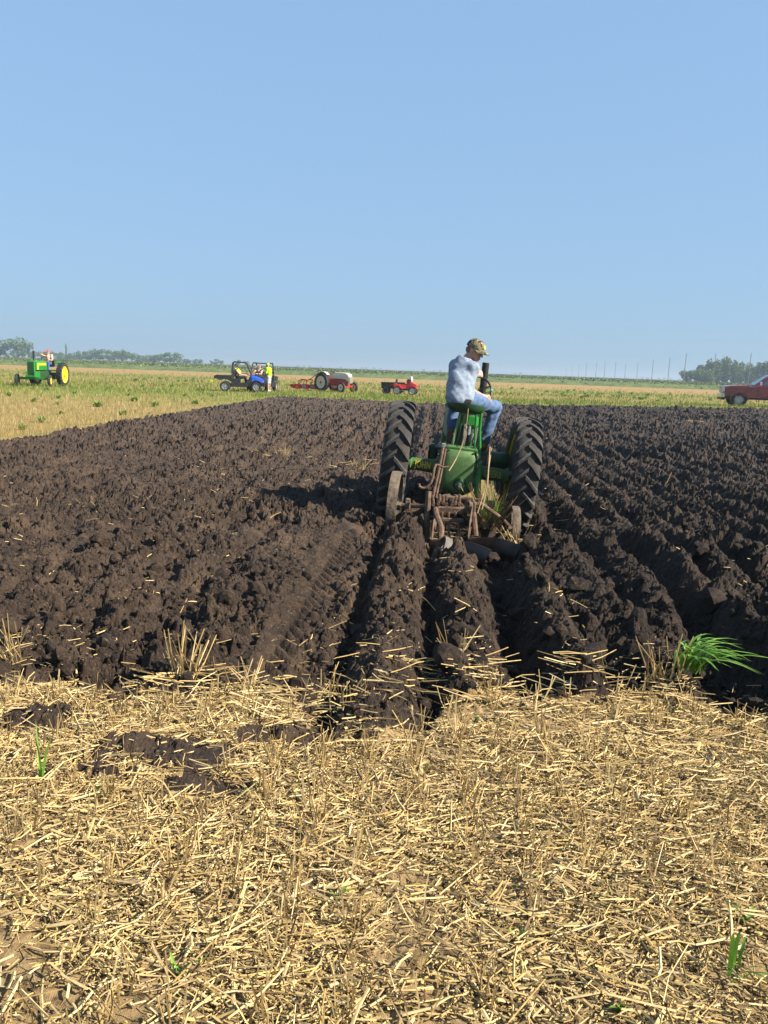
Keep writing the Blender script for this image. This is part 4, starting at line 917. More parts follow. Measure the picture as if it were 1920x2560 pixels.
# ------------------------------------------------------------------ people further off
def human(root, J, shirt, pants, shoe, head_dir=(0, 1, 0), hat=None, short_sleeve=True, shorts=False, h=.014, hair=(.12, .08, .05), hat_name='cap'):
    V3 = lambda k: Vector(J[k])
    hf_ = frame(head_dir); hd_ = J['head']
    P = head_prims(hd_, hf_)+[('c', J['neck'], at(hd_, hf_, -.02, 0, -.05), .058, .052), ('c', J['chest'], J['neck'], .12, .06), ('c', J['pel'], J['chest'], .125, .135)]
    for s in 'rl':
        P += [('c', J['chest'], J[s+'s'], .09, .055), ('c', J[s+'s'], J[s+'e'], .052, .042), ('c', J[s+'e'], J[s+'w'], .042, .028), ('c', J['pel'], J[s+'h'], .11, .085), ('c', J[s+'h'], J[s+'k'], .085, .056), ('c', J[s+'k'], J[s+'a'], .056, .037)]
        d = (V3(s+'w')-V3(s+'e')).normalized(); a = d.cross(Vector((.3, .5, 1))).normalized()
        P += hand_prims(J[s+'w'], (d, a, d.cross(a)), 1.05, .45)
    body_ = sdf_mesh('body', P, h, .03, SKIN, root)
    S = [('c', J['chest'], tuple(V3('chest').lerp(V3('neck'), .8)), .135, .09), ('c', J['pel'], J['chest'], .145, .152)]
    for s in 'rl':
        S += [('c', J['chest'], J[s+'s'], .105, .075), ('c', J[s+'s'], tuple(V3(s+'s').lerp(V3(s+'e'), .75 if short_sleeve else 1)), .074, .068)]
        if not short_sleeve: S.append(('c', J[s+'e'], tuple(V3(s+'e').lerp(V3(s+'w'), .9)), .062, .046))
    sdf_mesh('shirt', S, h, .035, shirt, root, wrinkle=.014)
    T = []
    for s in 'rl':
        T += [('c', J['pel'], J[s+'h'], .14, .105), ('c', J[s+'h'], tuple(V3(s+'h').lerp(V3(s+'k'), .85 if shorts else 1)), .102, .088 if shorts else .075)]
        if not shorts: T.append(('c', J[s+'k'], tuple(V3(s+'k').lerp(V3(s+'a'), .93)), .075, .066))
    sdf_mesh('shorts' if shorts else 'trousers', T, h, .035, pants, root)
    for s in 'rl':
        a = V3(s+'a'); sdf_mesh('shoe', [('c', tuple(a+Vector((0, -.03, -.03))), tuple(a+Vector((0, .16, -.04))), .045, .04), ('c', tuple(a+Vector((0, 0, .03))), tuple(a+Vector((0, 0, -.02))), .048, .045)], h, .03, shoe, root)
    if hat: cap_parts(hd_, hf_, 1.06, hat, hat, root, name=hat_name)
    else: sdf_mesh('hair', [('e', at(hd_, hf_, -.02, 0, .045), (.084, .095, .085), [list(hf_[1]), list(hf_[0]), list(hf_[2])])], h, .02, M('hair_%d' % int(hair[0]*100), hair, .7), root)
    return root
def seated(dz=0., lean=0., arms=None, knee=.48, foot=-.42):
    J = dict(pel=(0, 0, .10+dz), chest=(0, lean*.6, .44+dz), neck=(0, lean, .60+dz), head=(0, lean+.03, .75+dz), rs=(.19, lean*.9, .55+dz), ls=(-.19, lean*.9, .55+dz), re=(.25, .10, .30+dz), le=(-.25, .10, .30+dz), rw=(.18, .36, .30+dz), lw=(-.18, .36, .30+dz),
             rh=(.09, .04, .09+dz), lh=(-.09, .04, .09+dz), rk=(.14, knee, .10+dz), lk=(-.14, knee, .10+dz), ra=(.14, knee+.05, foot+.1+dz), la=(-.14, knee+.05, foot+.1+dz))
    if arms: J.update(arms)
    return J
LIME = M('lime_cloth', (.50, .85, .02), .8, var=.1, scale=6, spec=.1)
TAN = M('tan_cloth', (.52, .38, .26), .85, var=.12, scale=6, spec=.1); PINKT = M('peach_cloth', (.62, .42, .32), .85, var=.12, scale=6, spec=.1)
GREYC = M('light_grey_cloth', (.46, .44, .44), .85, var=.12, scale=6, spec=.1); DKC = M('dark_cloth', (.035, .037, .045), .85, var=.2, scale=6, spec=.1); BLUEJ = M('blue_denim', (.06, .12, .30), .85, var=.2, scale=8, spec=.1); WHITEC = M('white_shoe', (.6, .58, .55), .7, var=.1)

# ------------------------------------------------------------------ vehicles further off
TYRE = M('tyre_rubber', (.03, .029, .029), .75, var=.25, scale=10, dirt=.2, dirtcol=(.10, .085, .06), spec=.3)
def wheel(parent, name, c, Rr, wd, rimmat, rimR, hubmat=None, steer=0., treads=0, spokes=0):
    mb = MB(); w2 = wd/2
    mb.lathe([(-w2*.75, rimR), (-w2, rimR+.3*(Rr-rimR)), (-w2, rimR+.7*(Rr-rimR)), (-w2*.8, Rr*.975), (-w2*.4, Rr*.995), (w2*.4, Rr*.995), (w2*.8, Rr*.975), (w2, rimR+.7*(Rr-rimR)), (w2, rimR+.3*(Rr-rimR)), (w2*.75, rimR)], 40, closed=True)
    for k in range(treads):
        for s in (-1, 1):
            a = 2*math.pi*(k+(.5 if s > 0 else 0))/treads; rr = Rr*.995; rg = []
            for x, da in ((0, 0), (s*w2*.95, -.20)):
                rg.append([(x, (rr+dr_)*math.cos(a+da+dw), (rr+dr_)*math.sin(a+da+dw)) for dw, dr_ in ((-.035, -.03), (-.02, .028), (.02, .028), (.035, -.03))])
            mb.loft(rg)
    o = mb.build(name, TYRE, parent, smooth=True); o.location = c; o.rotation_euler = (0, 0, steer)
    mb = MB(); mb.lathe([(-w2*.7, .001), (-w2*.7, rimR*.25), (-w2*.45, rimR*.35), (-w2*.35, rimR*.75), (-w2*.8, rimR*.96), (-w2*.82, rimR*1.03), (w2*.82, rimR*1.03), (w2*.8, rimR*.96), (w2*.35, rimR*.75), (w2*.45, rimR*.35), (w2*.7, rimR*.25), (w2*.7, .001)], 32); rm = mb.build('rim', rimmat, o, smooth=True)
    if hubmat:
        mb = MB(); mb.cyl((-w2*.95, 0, 0), (w2*.95, 0, 0), rimR*.22, n=14); mb.build('hub', hubmat, o, smooth=True)
    for k in range(spokes):
        a = 2*math.pi*k/spokes
        for s in (-1, 1):
            mb = MB(); mb.box((s*w2*.62, rimR*.55*math.cos(a), rimR*.55*math.sin(a)), (w2*.5, rimR*.75, rimR*.2), rot=(a, 0, 0)); mb.build('spoke', rimmat, o)
    return o

# second green tractor, coming towards the camera on the left
t2 = thing('tractor', 'green and yellow tractor with wide front axle at the left edge of the field', 'tractor', (-22.25, 48.4, 0), (0, 0, R(183)))
for s in (-1, 1):
    wheel(t2, 'rear_wheel', (s*.86, 0, .72), .72, .34, JDY, .50, JDY, treads=22)
    wheel(t2, 'front_wheel', (s*.98, 2.35, .36), .36, .17, JDY, .20, JDY, steer=R(8))
mb = MB(); mb.box((0, 2.35, .48), (1.78, .13, .14), bev=.02); mb.box((-.9, 2.35, .42), (.1, .12, .3), bev=.02); mb.box((.9, 2.35, .42), (.1, .12, .3), bev=.02); mb.build('front_axle', JDG2, t2)
mb = MB(); mb.cyl((-.8, 0, .72), (.8, 0, .72), .11, n=20); mb.build('rear_axle', JDG2, t2, smooth=True)
mb = MB(); mb.loft([hsec(.25, .22, .5, .98), hsec(1.1, .2, .55, 1.0), hsec(2.5, .2, .55, .95)]); mb.build('engine_block', JDK, t2, smooth=True)
mb = MB(); mb.loft([hsec(.85, .24, 1.0, 1.50), hsec(1.0, .26, .98, 1.54), hsec(2.4, .27, .98, 1.54), hsec(2.55, .26, .98, 1.50)]); bn = mb.build('bonnet', JDG2, t2, smooth=True)
for s in (-1, 1):
    mb = MB(); mb.prism([(1.1, 1.40), (2.42, 1.40), (2.42, 1.0), (2.22, 1.0), (2.22, 1.26), (1.1, 1.26)], s*.272-.006, s*.272+.006); mb.build('yellow_panel', JDY, bn)
    mb = MB(); mb.box((s*.24, 2.4, .72), (.07, .8, .36), bev=.02); mb.build('side_frame', JDG2, t2)
mb = MB(); mb.box((0, 2.62, 1.08), (.46, .16, .86), bev=.05); gr = mb.build('grille', JDG2, t2)
for k in range(8):
    mb = MB(); mb.box((-.175+.05*k, 2.705, 1.08), (.02, .012, .70)); mb.build('grille_bar', JDK, gr)
mb = MB(); mb.box((0, 2.55, .6), (.5, .5, .12), bev=.02); mb.build('front_support', JDG2, t2)
mb = MB(); mb.cyl((.12, 1.95, 1.5), (.12, 1.95, 1.66), .03, n=12); mb.cyl((.12, 1.95, 1.66), (.12, 1.95, 2.12), .055, n=14); mb.build('exhaust_stack', BLK, t2, smooth=True)
for s in (-1, 1):
    mb = MB(); pts = [(-.78*math.cos(a), .72+.80*math.sin(a)) for a in [R(20+14*k) for k in range(8)]]
    mb.prism(pts+[(y_*.96, .72+(z_-.72)*.96) for y_, z_ in pts[::-1]], s*.66-.16, s*.66+.16); mb.build('fender', JDG2, t2)
mb = MB(); mb.box((0, -.1, 1.22), (.5, .45, .1), bev=.03); mb.box((0, -.32, 1.42), (.5, .08, .35), rot=(R(-8), 0, 0), bev=.03); mb.build('seat', M('black_vinyl', (.02, .02, .02), .5), t2)
mb = MB(); mb.tube([(.19*math.cos(2*math.pi*k/20), .62+.08*math.sin(2*math.pi*k/20), 1.60+.17*math.sin(2*math.pi*k/20)) for k in range(20)], .015, 6, closed=True); mb.cyl((0, .62, 1.6), (0, .95, 1.4), .02, n=8); mb.build('steering_wheel', BLK, t2)
mb = MB(); mb.box((0, .1, .95), (.9, .9, .06), bev=.01); mb.build('platform', JDK, t2)
mb = MB(); mb.box((0, -.6, .55), (.5, .5, .3), bev=.04); mb.build('rear_hitch', JDG2, t2)
t2.scale = (.93,)*3
p2 = thing('person', 'driver with raised arm on the far left green tractor', 'person', (-22.25, 48.4, 1.18), (0, 0, R(183)))
human(p2, seated(0, .02, dict(re=(.36, .20, .60), rw=(.16, .16, .74), rk=(.16, .42, .12), lk=(-.16, .42, .12), ra=(.16, .5, -.25), la=(-.16, .5, -.25))), PINKT, BLUEJ, BLK, head_dir=(.35, 1, -.1), hat=M('red_brown_cap', (.32, .10, .06), .8))

# blue and black utility vehicle, side on
UB = M('black_plastic', (.018, .018, .02), .5, var=.3, dirt=.2, dirtcol=(.08, .07, .055)); UBL = M('blue_plastic', (.01, .07, .52), .3, var=.15, spec=.5, dirt=.08); ALLOY = M('alloy', (.55, .55, .56), .35, .5, var=.15); SEATM = M('dark_vinyl', (.025, .025, .028), .55)
def utv(loc, rz, label, hood, roof=False):
    u = thing('utility_vehicle', label, 'utility vehicle', loc, (0, 0, rz))
    for s in (-1, 1):
        wheel(u, 'rear_wheel', (s*.60, -.98, .32), .32, .26, ALLOY, .18, None, spokes=5); wheel(u, 'front_wheel', (s*.60, .98, .32), .32, .24, ALLOY, .18, None, spokes=5)
    mb = MB(); mb.box((0, 0, .42), (1.0, 2.2, .16), bev=.03); mb.build('chassis', UB, u)
    mb = MB(); o_ = [(-1.62, .98), (-.52, .98), (-.52, .66), (-.66, .62), (-.74, .72), (-1.0, .78), (-1.26, .70), (-1.58, .82)]; mb.prism(o_, -.66, .66); mb.build('cargo_bed', UB, u, bevel=.02)
    mb = MB(); mb.box((0, -1.07, 1.0), (1.2, .98, .03)); mb.build('bed_liner', SEATM, u)
    for s in (-1, 1):
        mb = MB(); mb.prism([(-.64, .30), (.50, .30), (.60, .62), (.52, .74), (.30, .56), (-.10, .54), (-.30, .74), (-.56, .80)], s*.655-.02, s*.655+.02); mb.build('side_panel', UB, u)
    if roof:
        mb = MB(); mb.box((0, -.08, 1.885), (1.24, 1.0, .05), bev=.02); mb.build('roof', UB, u)
        mb = MB(); mb.box((0, -.56, 1.62), (1.1, .04, .36), bev=.01); mb.build('rear_panel', UB, u)
    mb = MB(); mb.box((0, -1.635, .88), (1.28, .04, .2), bev=.01); mb.build('tailgate', UB, u)
    mb = MB(); mb.prism([(-.5, .34), (.62, .34), (.62, .46), (-.5, .46)], -.66, .66); mb.prism([(.46, .34), (.62, .34), (.72, .95), (.62, 1.02), (.52, .9)], -.64, .64); mb.build('floor_tub', UB, u, bevel=.015)
    mb = MB(); mb.prism([(-.5, .46), (-.05, .46), (-.02, .70), (-.5, .72)], -.6, .6); mb.build('seat_base', UB, u)
    for s in (-1, 1):
        mb = MB(); mb.box((s*.3, -.25, .76), (.5, .46, .12), bev=.04); mb.box((s*.3, -.46, 1.05), (.5, .12, .55), rot=(R(-10), 0, 0), bev=.04); mb.build('seat', SEATM, u)
        mb = MB(); mb.tube([(s*.62, -.52, .6), (s*.62, -.54, 1.2), (s*.56, -.50, 1.80), (s*.56, -.40, 1.86), (s*.56, .25, 1.84), (s*.57, .36, 1.78), (s*.62, .70, 1.02)], .042, 8); mb.build('roll_bar', UB, u, smooth=True)
    for y_, z_ in ((-.45, 1.845), (.27, 1.83), (-.53, 1.25)):
        mb = MB(); mb.cyl((-.58, y_, z_), (.58, y_, z_), .028, n=8); mb.build('cross_bar', UB, u)
    mb = MB(); mb.loft([[(x_, .58, z_) for x_, z_ in ((-.62, .72), (.62, .72), (.62, .95), (.5, 1.08), (-.5, 1.08), (-.62, .95))], [(x_, 1.0, z_) for x_, z_ in ((-.60, .66), (.60, .66), (.58, .90), (.42, .99), (-.42, .99), (-.58, .90))], [(x_, 1.42, z_) for x_, z_ in ((-.46, .60), (.46, .60), (.44, .74), (.3, .80), (-.3, .80), (-.44, .74))]]); hh_ = mb.build('bonnet', hood, u, smooth=True)
    for s in (-1, 1):
        mb = MB(); pts = [(.98-.44*math.cos(a), .32+.44*math.sin(a)) for a in [R(8+20*k) for k in range(9)]]; mb.prism(pts+[(.98+(y_-.98)*.86, .32+(z_-.32)*.86) for y_, z_ in pts[::-1]], s*.62-.12, s*.62+.12); mb.build('front_fender', UB, u)
        mb = MB(); mb.box((s*.33, 1.41, .68), (.2, .05, .08), bev=.015); mb.build('headlight', M('clear_lens', (.7, .7, .72), .15), u)
    mb = MB(); mb.box((0, 1.45, .5), (.9, .12, .3), bev=.04); mb.build('front_bumper', UB, u)
    mb = MB(); mb.tube([(-.3+.18*math.cos(2*math.pi*k/16), .42+.05*math.sin(2*math.pi*k/16), 1.10+.17*math.sin(2*math.pi*k/16)) for k in range(16)], .015, 6, closed=True); mb.cyl((-.3, .42, 1.1), (-.3, .68, .95), .02, n=8); mb.build('steering_wheel', UB, u)
    return u
u1 = utv((-11.45, 50.6, 0), R(-79), 'blue and black utility vehicle with open cargo bed, side on in the field', UBL); u1.scale = (.94,)*3
q = thing('person', 'person in tan shirt and lime neckerchief at the wheel of the blue utility vehicle', 'person', (-11.69, 50.74, .75), (0, 0, R(-79)))
human(q, seated(0, -.12, dict(rw=(.12, .42, .22), lw=(-.15, .52, .34), le=(-.25, .22, .34)), knee=.46, foot=-.36), TAN, DKC, BLK, head_dir=(.2, 1, -.15), hat=M('dark_green_cap', (.03, .05, .03), .8))
sdf_mesh('neckerchief', [('c', (.0, .0, .56), (.10, .10, .44), .085, .085), ('c', (.1, .1, .44), (.13, .13, .3), .08, .06)], .016, .04, LIME, q)
u2 = utv((-10.6, 52.9, 0), R(176), 'black roll caged utility vehicle parked behind the lime shirted person', UB); u2.scale = (.94,)*3
q = thing('person', 'person in peach shirt sitting in the rear utility vehicle, hand raised to the face', 'person', (-10.85, 53.05, .76), (0, 0, R(150)))
human(q, seated(0, -.05, dict(re=(.30, .25, .38), rw=(.12, .22, .66), rk=(.14, .45, .10)), foot=-.36), PINKT, DKC, BLK, head_dir=(.3, 1, 0), hair=(.25, .12, .07))
q = thing('person', 'person standing in lime yellow hooded shirt and light grey shorts beside the vehicles', 'person', (-9.8, 50.9, 0), (0, 0, R(75)))
human(q, dict(pel=(0, 0, .95), chest=(0, .02, 1.30), neck=(0, .05, 1.46), head=(0, .09, 1.60), rs=(.19, .03, 1.41), ls=(-.19, .03, 1.41), re=(.24, .04, 1.12), le=(-.22, .10, 1.12), rw=(.14, .24, 1.02), lw=(-.10, .28, 1.06), rh=(.09, 0, .92), lh=(-.09, 0, .92), rk=(.10, .02, .5), lk=(-.10, .02, .5), ra=(.10, 0, .10), la=(-.10, 0, .10)), LIME, GREYC, WHITEC, head_dir=(0, 1, -.25), hat=LIME, short_sleeve=True, shorts=True)

# red and cream tractor with a red plough behind it
RED = M('red_paint', (.50, .028, .022), .4, var=.2, dirt=.15, spec=.45); CREAM = M('cream_paint', (.72, .66, .50), .4, var=.08, dirt=.1, spec=.4); REDO = M('orange_red_paint', (.62, .07, .03), .45, var=.2, dirt=.15)
t3 = thing('tractor', 'small red and cream tractor standing with a red plow behind it', 'tractor', (-7.0, 57.7, 0), (0, 0, R(-128)))
for s in (-1, 1):
    wheel(t3, 'rear_wheel', (s*.66, 0, .62), .62, .28, CREAM, .40, RED, treads=20); wheel(t3, 'front_wheel', (s*.62, 1.78, .34), .34, .15, CREAM, .21, RED, steer=R(0))
    mb = MB(); pts = [(-.70*math.cos(a), .62+.72*math.sin(a)) for a in [R(15+15*k) for k in range(9)]]
    mb.prism(pts+[(y_*.96, .62+(z_-.62)*.96) for y_, z_ in pts[::-1]], s*.53-.13, s*.53+.13)
    mb.prism([(0, .62)]+pts, s*.42-.012, s*.42+.012); mb.build('fender', CREAM, t3)
mb = MB(); mb.cyl((-.6, 0, .62), (.6, 0, .62), .09, n=18); mb.build('rear_axle', RED, t3, smooth=True)
mb = MB(); mb.loft([hsec(-.3, .19, .42, .86), hsec(.4, .2, .42, .90), hsec(.9, .17, .42, .88), hsec(1.75, .15, .42, .86)]); mb.build('engine_block', RED, t3, smooth=True)
mb = MB(); mb.loft([hsec(.55, .17, .92, 1.24), hsec(.7, .19, .90, 1.32), hsec(1.7, .20, .88, 1.30), hsec(1.98, .18, .72, 1.22), hsec(2.06, .15, .6, 1.05)]); bn = mb.build('bonnet', CREAM, t3, smooth=True)
mb = MB(); mb.box((0, .9, 1.325), (.03, 1.0, .03)); mb.build('bonnet_trim', RED, bn)
mb = MB(); mb.box((0, 2.07, .82), (.26, .04, .42), bev=.01); gr = mb.build('grille', BLK, t3)
for k in range(5):
    mb = MB(); mb.box((-.1+.05*k, 2.095, .82), (.015, .012, .4)); mb.build('grille_bar', CREAM, gr)
mb = MB(); mb.box((0, 1.78, .40), (1.16, .1, .1), bev=.01); mb.build('front_axle', RED, t3)
mb = MB(); mb.lathe([(1.02, .02), (1.0, .15), (1.03, .2), (1.08, .22), (1.06, .19), (1.035, .02)], 20, axis='Z', c=(0, -.2, 0)); mb.build('seat', RED, t3, smooth=True)
mb = MB(); mb.tube([(.2*math.cos(2*math.pi*k/20), .32+.08*math.sin(2*math.pi*k/20), 1.32+.17*math.sin(2*math.pi*k/20)) for k in range(20)], .014, 6, closed=True); mb.cyl((0, .32, 1.32), (0, .62, 1.1), .02, n=8); mb.build('steering_wheel', BLK, t3)
p3 = thing('mounted_plow', 'red two bottom plow with disc coulters behind the red and cream tractor', 'plow', (-7.66, 58.22, 0), (0, 0, R(-128)))
mb = MB(); mb.box((.0, -.25, .72), (.9, .08, .08), bev=.01); mb.tube([(-.3, -.2, .72), (0, -.15, 1.25), (.3, -.2, .72)], .04, 8); mb.tube([(0, -.15, 1.25), (.1, -1.0, .70)], .03, 8); mb.build('hitch_frame', REDO, p3)
for k, (bx, by) in enumerate(((-.35, -.35), (.05, -.75), (.42, -1.15))):
    mb = MB(); mb.tube([(bx, by+.35, .70), (bx, by-.25, .74), (bx+.02, by-.5, .62), (bx+.02, by-.55, .22)], .045, 8); mb.build('plow_beam', REDO, p3, smooth=True)
    mb = MB(); mb.loft([[(bx, by-.35, .06), (bx, by-.33, .09), (bx+.05, by-.30, .42), (bx+.04, by-.34, .42)], [(bx+.20, by-.60, .08), (bx+.20, by-.57, .1), (bx+.25, by-.58, .40), (bx+.24, by-.62, .40)], [(bx+.38, by-.95, .16), (bx+.38, by-.92, .18), (bx+.46, by-.95, .38), (bx+.45, by-.98, .38)]]); mb.build('moldboard', RED, p3)
    mb = MB(); mb.lathe([(-.012, .001), (-.012, .05), (-.004, .19), (.004, .19), (.012, .05), (.012, .001)], 24, c=(bx+.08, by+.05, .28)); mb.build('coulter', STEEL, p3, smooth=True)
    mb = MB(); mb.cyl((bx+.08, by+.05, .28), (bx+.04, by+.05, .72), .02, n=8); mb.build('coulter_arm', REDO, p3)
mb = MB(); mb.lathe([(-.04, .14), (-.04, .17), (.04, .17), (.04, .14)], 20, c=(.5, -1.85, .2), closed=True); mb.cyl((.46, -1.85, .2), (.54, -1.85, .2), .04, n=10); mb.tube([(.5, -1.85, .2), (.45, -1.6, .45), (.42, -1.3, .70)], .03, 8); mb.build('tail_wheel', RED, p3)

# red farm runabout with a black box behind the seat
t4 = thing('quad_bike', 'small red quad bike with a white shield at the handlebar', 'quad bike', (-1.80, 56.9, 0), (0, 0, R(-98)))
PALE = M('pale_wheel_paint', (.62, .60, .58), .5, var=.1, dirt=.15)
for s in (-1, 1):
    wheel(t4, 'rear_wheel', (s*.44, -.48, .30), .30, .24, PALE, .21, None); wheel(t4, 'front_wheel', (s*.44, .68, .29), .29, .20, PALE, .20, None)
    mb = MB(); mb.loft([[(s*.44+dx, y_, z_+dz) for dx, dz in ((-.15, 0), (.15, 0), (.15, .035), (-.15, .035))] for y_, z_ in ((.30, .58), (.48, .68), (.75, .68), (.98, .52))]); mb.build('front_fender', RED, t4)
    mb = MB(); mb.loft([[(s*.44+dx, y_, z_+dz) for dx, dz in ((-.15, 0), (.15, 0), (.15, .035), (-.15, .035))] for y_, z_ in ((-.95, .66), (-.6, .72), (-.3, .68), (-.05, .42))]); mb.build('rear_fender', RED, t4)
mb = MB(); mb.loft([[(x_, y_, z_) for x_, z_ in ((-w_, z0), (w_, z0), (w_*.7, z1), (-w_*.7, z1))] for y_, w_, z0, z1 in ((-.8, .28, .5, .74), (-.3, .24, .42, .78), (.15, .18, .42, .80), (.45, .22, .45, .95), (.95, .26, .45, .74))]); mb.build('body', RED, t4, bevel=.03)
mb = MB(); mb.box((0, -.28, .83), (.34, .62, .12), bev=.05); mb.box((0, -.60, .98), (.34, .1, .28), rot=(R(-12), 0, 0), bev=.04); mb.build('seat', SEATM, t4)
mb = MB(); mb.tube([(-.38, .32, 1.12), (-.25, .4, 1.10), (0, .45, 1.04), (.25, .4, 1.10), (.38, .32, 1.12)], .016, 8); mb.cyl((0, .45, 1.04), (0, .6, .8), .025, n=8); mb.build('handlebar', BLK, t4)
mb = MB(); mb.loft([[(x_, .52+.03*x_*x_, z_) for x_, z_ in ((-.2, .98), (.2, .98), (.22, 1.2), (.12, 1.32), (-.12, 1.32), (-.22, 1.2))], [(x_, .55+.03*x_*x_, z_) for x_, z_ in ((-.2, .98), (.2, .98), (.22, 1.2), (.12, 1.32), (-.12, 1.32), (-.22, 1.2))]]); mb.build('shield', M('white_plastic', (.78, .78, .76), .4, var=.05), t4)
mb = MB(); mb.box((0, .1, .36), (.5, 1.0, .16), bev=.04); mb.build('engine', BLK, t4)
mb = MB(); mb.box((0, .30, .98), (.34, .30, .34), bev=.08, taper=.8); mb.build('cowl', RED, t4)
mb = MB(); mb.box((0, .50, 1.19), (.34, .22, .30), bev=.08, taper=.75); mb.build('windshield', M('white_plastic', (.78, .78, .76), .4, var=.05), t4)
for s in (-1, 1):
    mb = MB(); mb.box((s*.36, .1, .30), (.16, .5, .04), bev=.01); mb.build('foot_rest', PALE, t4)
t5 = thing('cargo_trailer', 'black box trailer hitched behind the red quad bike', 'trailer', (-2.92, 57.05, 0), (0, 0, R(-98)))
mb = MB(); mb.box((0, .05, .62), (.95, 1.0, .42), bev=.02, taper=1.08); mb.build('box', UB, t5)
mb = MB(); mb.box((0, .05, .85), (1.1, 1.16, .035), bev=.008); mb.build('rim_rail', UB, t5)
for s in (-1, 1): wheel(t5, 'wheel', (s*.48, -.1, .26), .26, .18, UB, .14, None)
mb = MB(); mb.box((0, .85, .40), (.06, .8, .06)); mb.build('tow_bar', UB, t5)
t4.scale = (.9,)*3; t5.scale = (.86, .8, .9)

# red pickup coming in from the right
MAR = M('maroon_paint', (.165, .007, .018), .22, var=.1, spec=.6, coat=.6, dirt=.05); CHR = M('chrome', (.75, .76, .78), .15, .95, var=.05); GLS = M('tinted_glass', (.05, .10, .12), .08, var=.1, spec=.7); GREYT = M('grey_trim', (.25, .25, .27), .5)
tk = thing('pickup_truck', 'maroon pickup truck with chrome grille driving in at the right edge', 'pickup', (22.75, 58.9, 0), (0, 0, R(80)))
def sec(y_, w_, z0, z1, r_=.06): return [(-w_, y_, z0), (w_, y_, z0), (w_, y_, z1-r_), (w_-r_, y_, z1), (-w_+r_, y_, z1), (-w_, y_, z1-r_)]
mb = MB()
mb.loft([sec(.72, .98, .52, 1.28), sec(1.2, .985, .52, 1.28), sec(2.3, .96, .60, 1.22), sec(2.62, .93, .62, 1.16)])
mb.loft([sec(-2.95, .97, .60, 1.25), sec(-1.0, .985, .52, 1.27), sec(.72, .985, .52, 1.28)]); body = mb.build('body', MAR, tk, smooth=True)
for s in (-1, 1):
    for yy in (1.75, -1.75):
        wheel(tk, 'front_wheel' if yy > 0 else 'rear_wheel', (s*.86, yy, .40), .40, .27, ALLOY, .25, None, spokes=7)
        mb = MB(); pts = [(yy-.56*math.cos(a), .42+.53*math.sin(a)) for a in [R(-5+19*k) for k in range(11)]]; mb.prism(pts+[(yy+(y_-yy)*.84, .42+(z_-.42)*.84) for y_, z_ in pts[::-1]], s*.985-.035, s*.985+.035); mb.build('wheel_arch', MAR, tk, smooth=True)
        mb = MB(); mb.lathe([(s*.72, .001), (s*.72, .47), (s*.992, .47), (s*.992, .44), (s*.75, .43), (s*.75, .001)], 28, c=(0, yy, .42)); mb.build('wheel_well', BLK, tk)
mb = MB(); mb.loft([[(-.88, -1.15, 1.27), (.88, -1.15, 1.27), (.70, -1.0, 1.92), (-.70, -1.0, 1.92)], [(-.90, -.9, 1.27), (.90, -.9, 1.27), (.72, -.8, 1.95), (-.72, -.8, 1.95)], [(-.90, .55, 1.27), (.90, .55, 1.27), (.72, -.02, 1.95), (-.72, -.02, 1.95)], [(-.88, .95, 1.25), (.88, .95, 1.25), (.70, .10, 1.90), (-.70, .10, 1.90)]]); mb.build('cab', MAR, tk, smooth=True)
mb = MB(); mb.loft([[(-.82, .905, 1.30), (.82, .905, 1.30), (.68, .17, 1.87), (-.68, .17, 1.87)], [(-.82, .925, 1.31), (.82, .925, 1.31), (.68, .19, 1.88), (-.68, .19, 1.88)]]); mb.build('windscreen', GLS, tk)
for s in (-1, 1):
    for ya, yb in ((-.30, .50), (-1.0, -.40)):
        mb = MB(); top = (.0 if ya > -.5 else -.42)
        mb.loft([[(s*.893, ya, 1.31), (s*.893, yb, 1.31), (s*.745, min(yb, -.02 if ya > -.5 else yb), 1.87), (s*.745, ya, 1.87)], [(s*.913, ya, 1.31), (s*.913, yb, 1.31), (s*.765, min(yb, -.02 if ya > -.5 else yb), 1.87), (s*.765, ya, 1.87)]]); mb.build('side_window', GLS, tk)
    mb = MB(); mb.box((s*.99, .12, .92), (.012, 1.0, .66), bev=.004); dd = mb.build('door', MAR, tk); mb = MB(); mb.box((s*1.01, -.25, 1.12), (.03, .16, .035), bev=.01); mb.build('handle', MAR, dd)
    mb = MB(); mb.box((s*1.10, .62, 1.40), (.2, .12, .24), bev=.03); mb.cyl((s*.9, .62, 1.34), (s*1.05, .62, 1.36), .02, n=8); mi = mb.build('mirror', CHR, tk)
    mb = MB(); mb.box((s*.78, 2.62, .98), (.30, .10, .24), bev=.03); mb.build('headlight', M('headlight_lens', (.8, .8, .8), .1, var=.05), tk)
    mb = MB(); mb.box((s*.985, 1.05, 1.20), (.012, .34, .09), bev=.004); mb.build('fender_badge', GREYT, tk)
mb = MB(); mb.box((0, 2.65, .98), (1.24, .10, .42), bev=.03); gr = mb.build('grille', CHR, tk)
for k in range(3):
    mb = MB(); mb.box((0, 2.705, .86+.12*k), (1.15, .015, .055)); mb.build('grille_slot', BLK, gr)
mb = MB(); mb.loft([[(x_, 2.60, z_) for x_, z_ in ((-.98, .50), (.98, .50), (.98, .74), (-.98, .74))], [(x_, 2.80, z_) for x_, z_ in ((-.90, .50), (.90, .50), (.90, .74), (-.90, .74))]]); mb.build('bumper', CHR, tk, bevel=.03)
mb = MB(); mb.box((0, 2.66, .42), (1.6, .2, .14), bev=.03); mb.build('air_dam', BLK, tk)
mb = MB(); mb.box((0, 0, .48), (1.7, 4.8, .14)); mb.build('chassis', BLK, tk)
mb = MB(); mb.box((0, -2.05, 1.262), (1.6, 1.7, .03)); mb.build('cargo_bed', BLK, tk)

tk.scale = (1.1,)*3
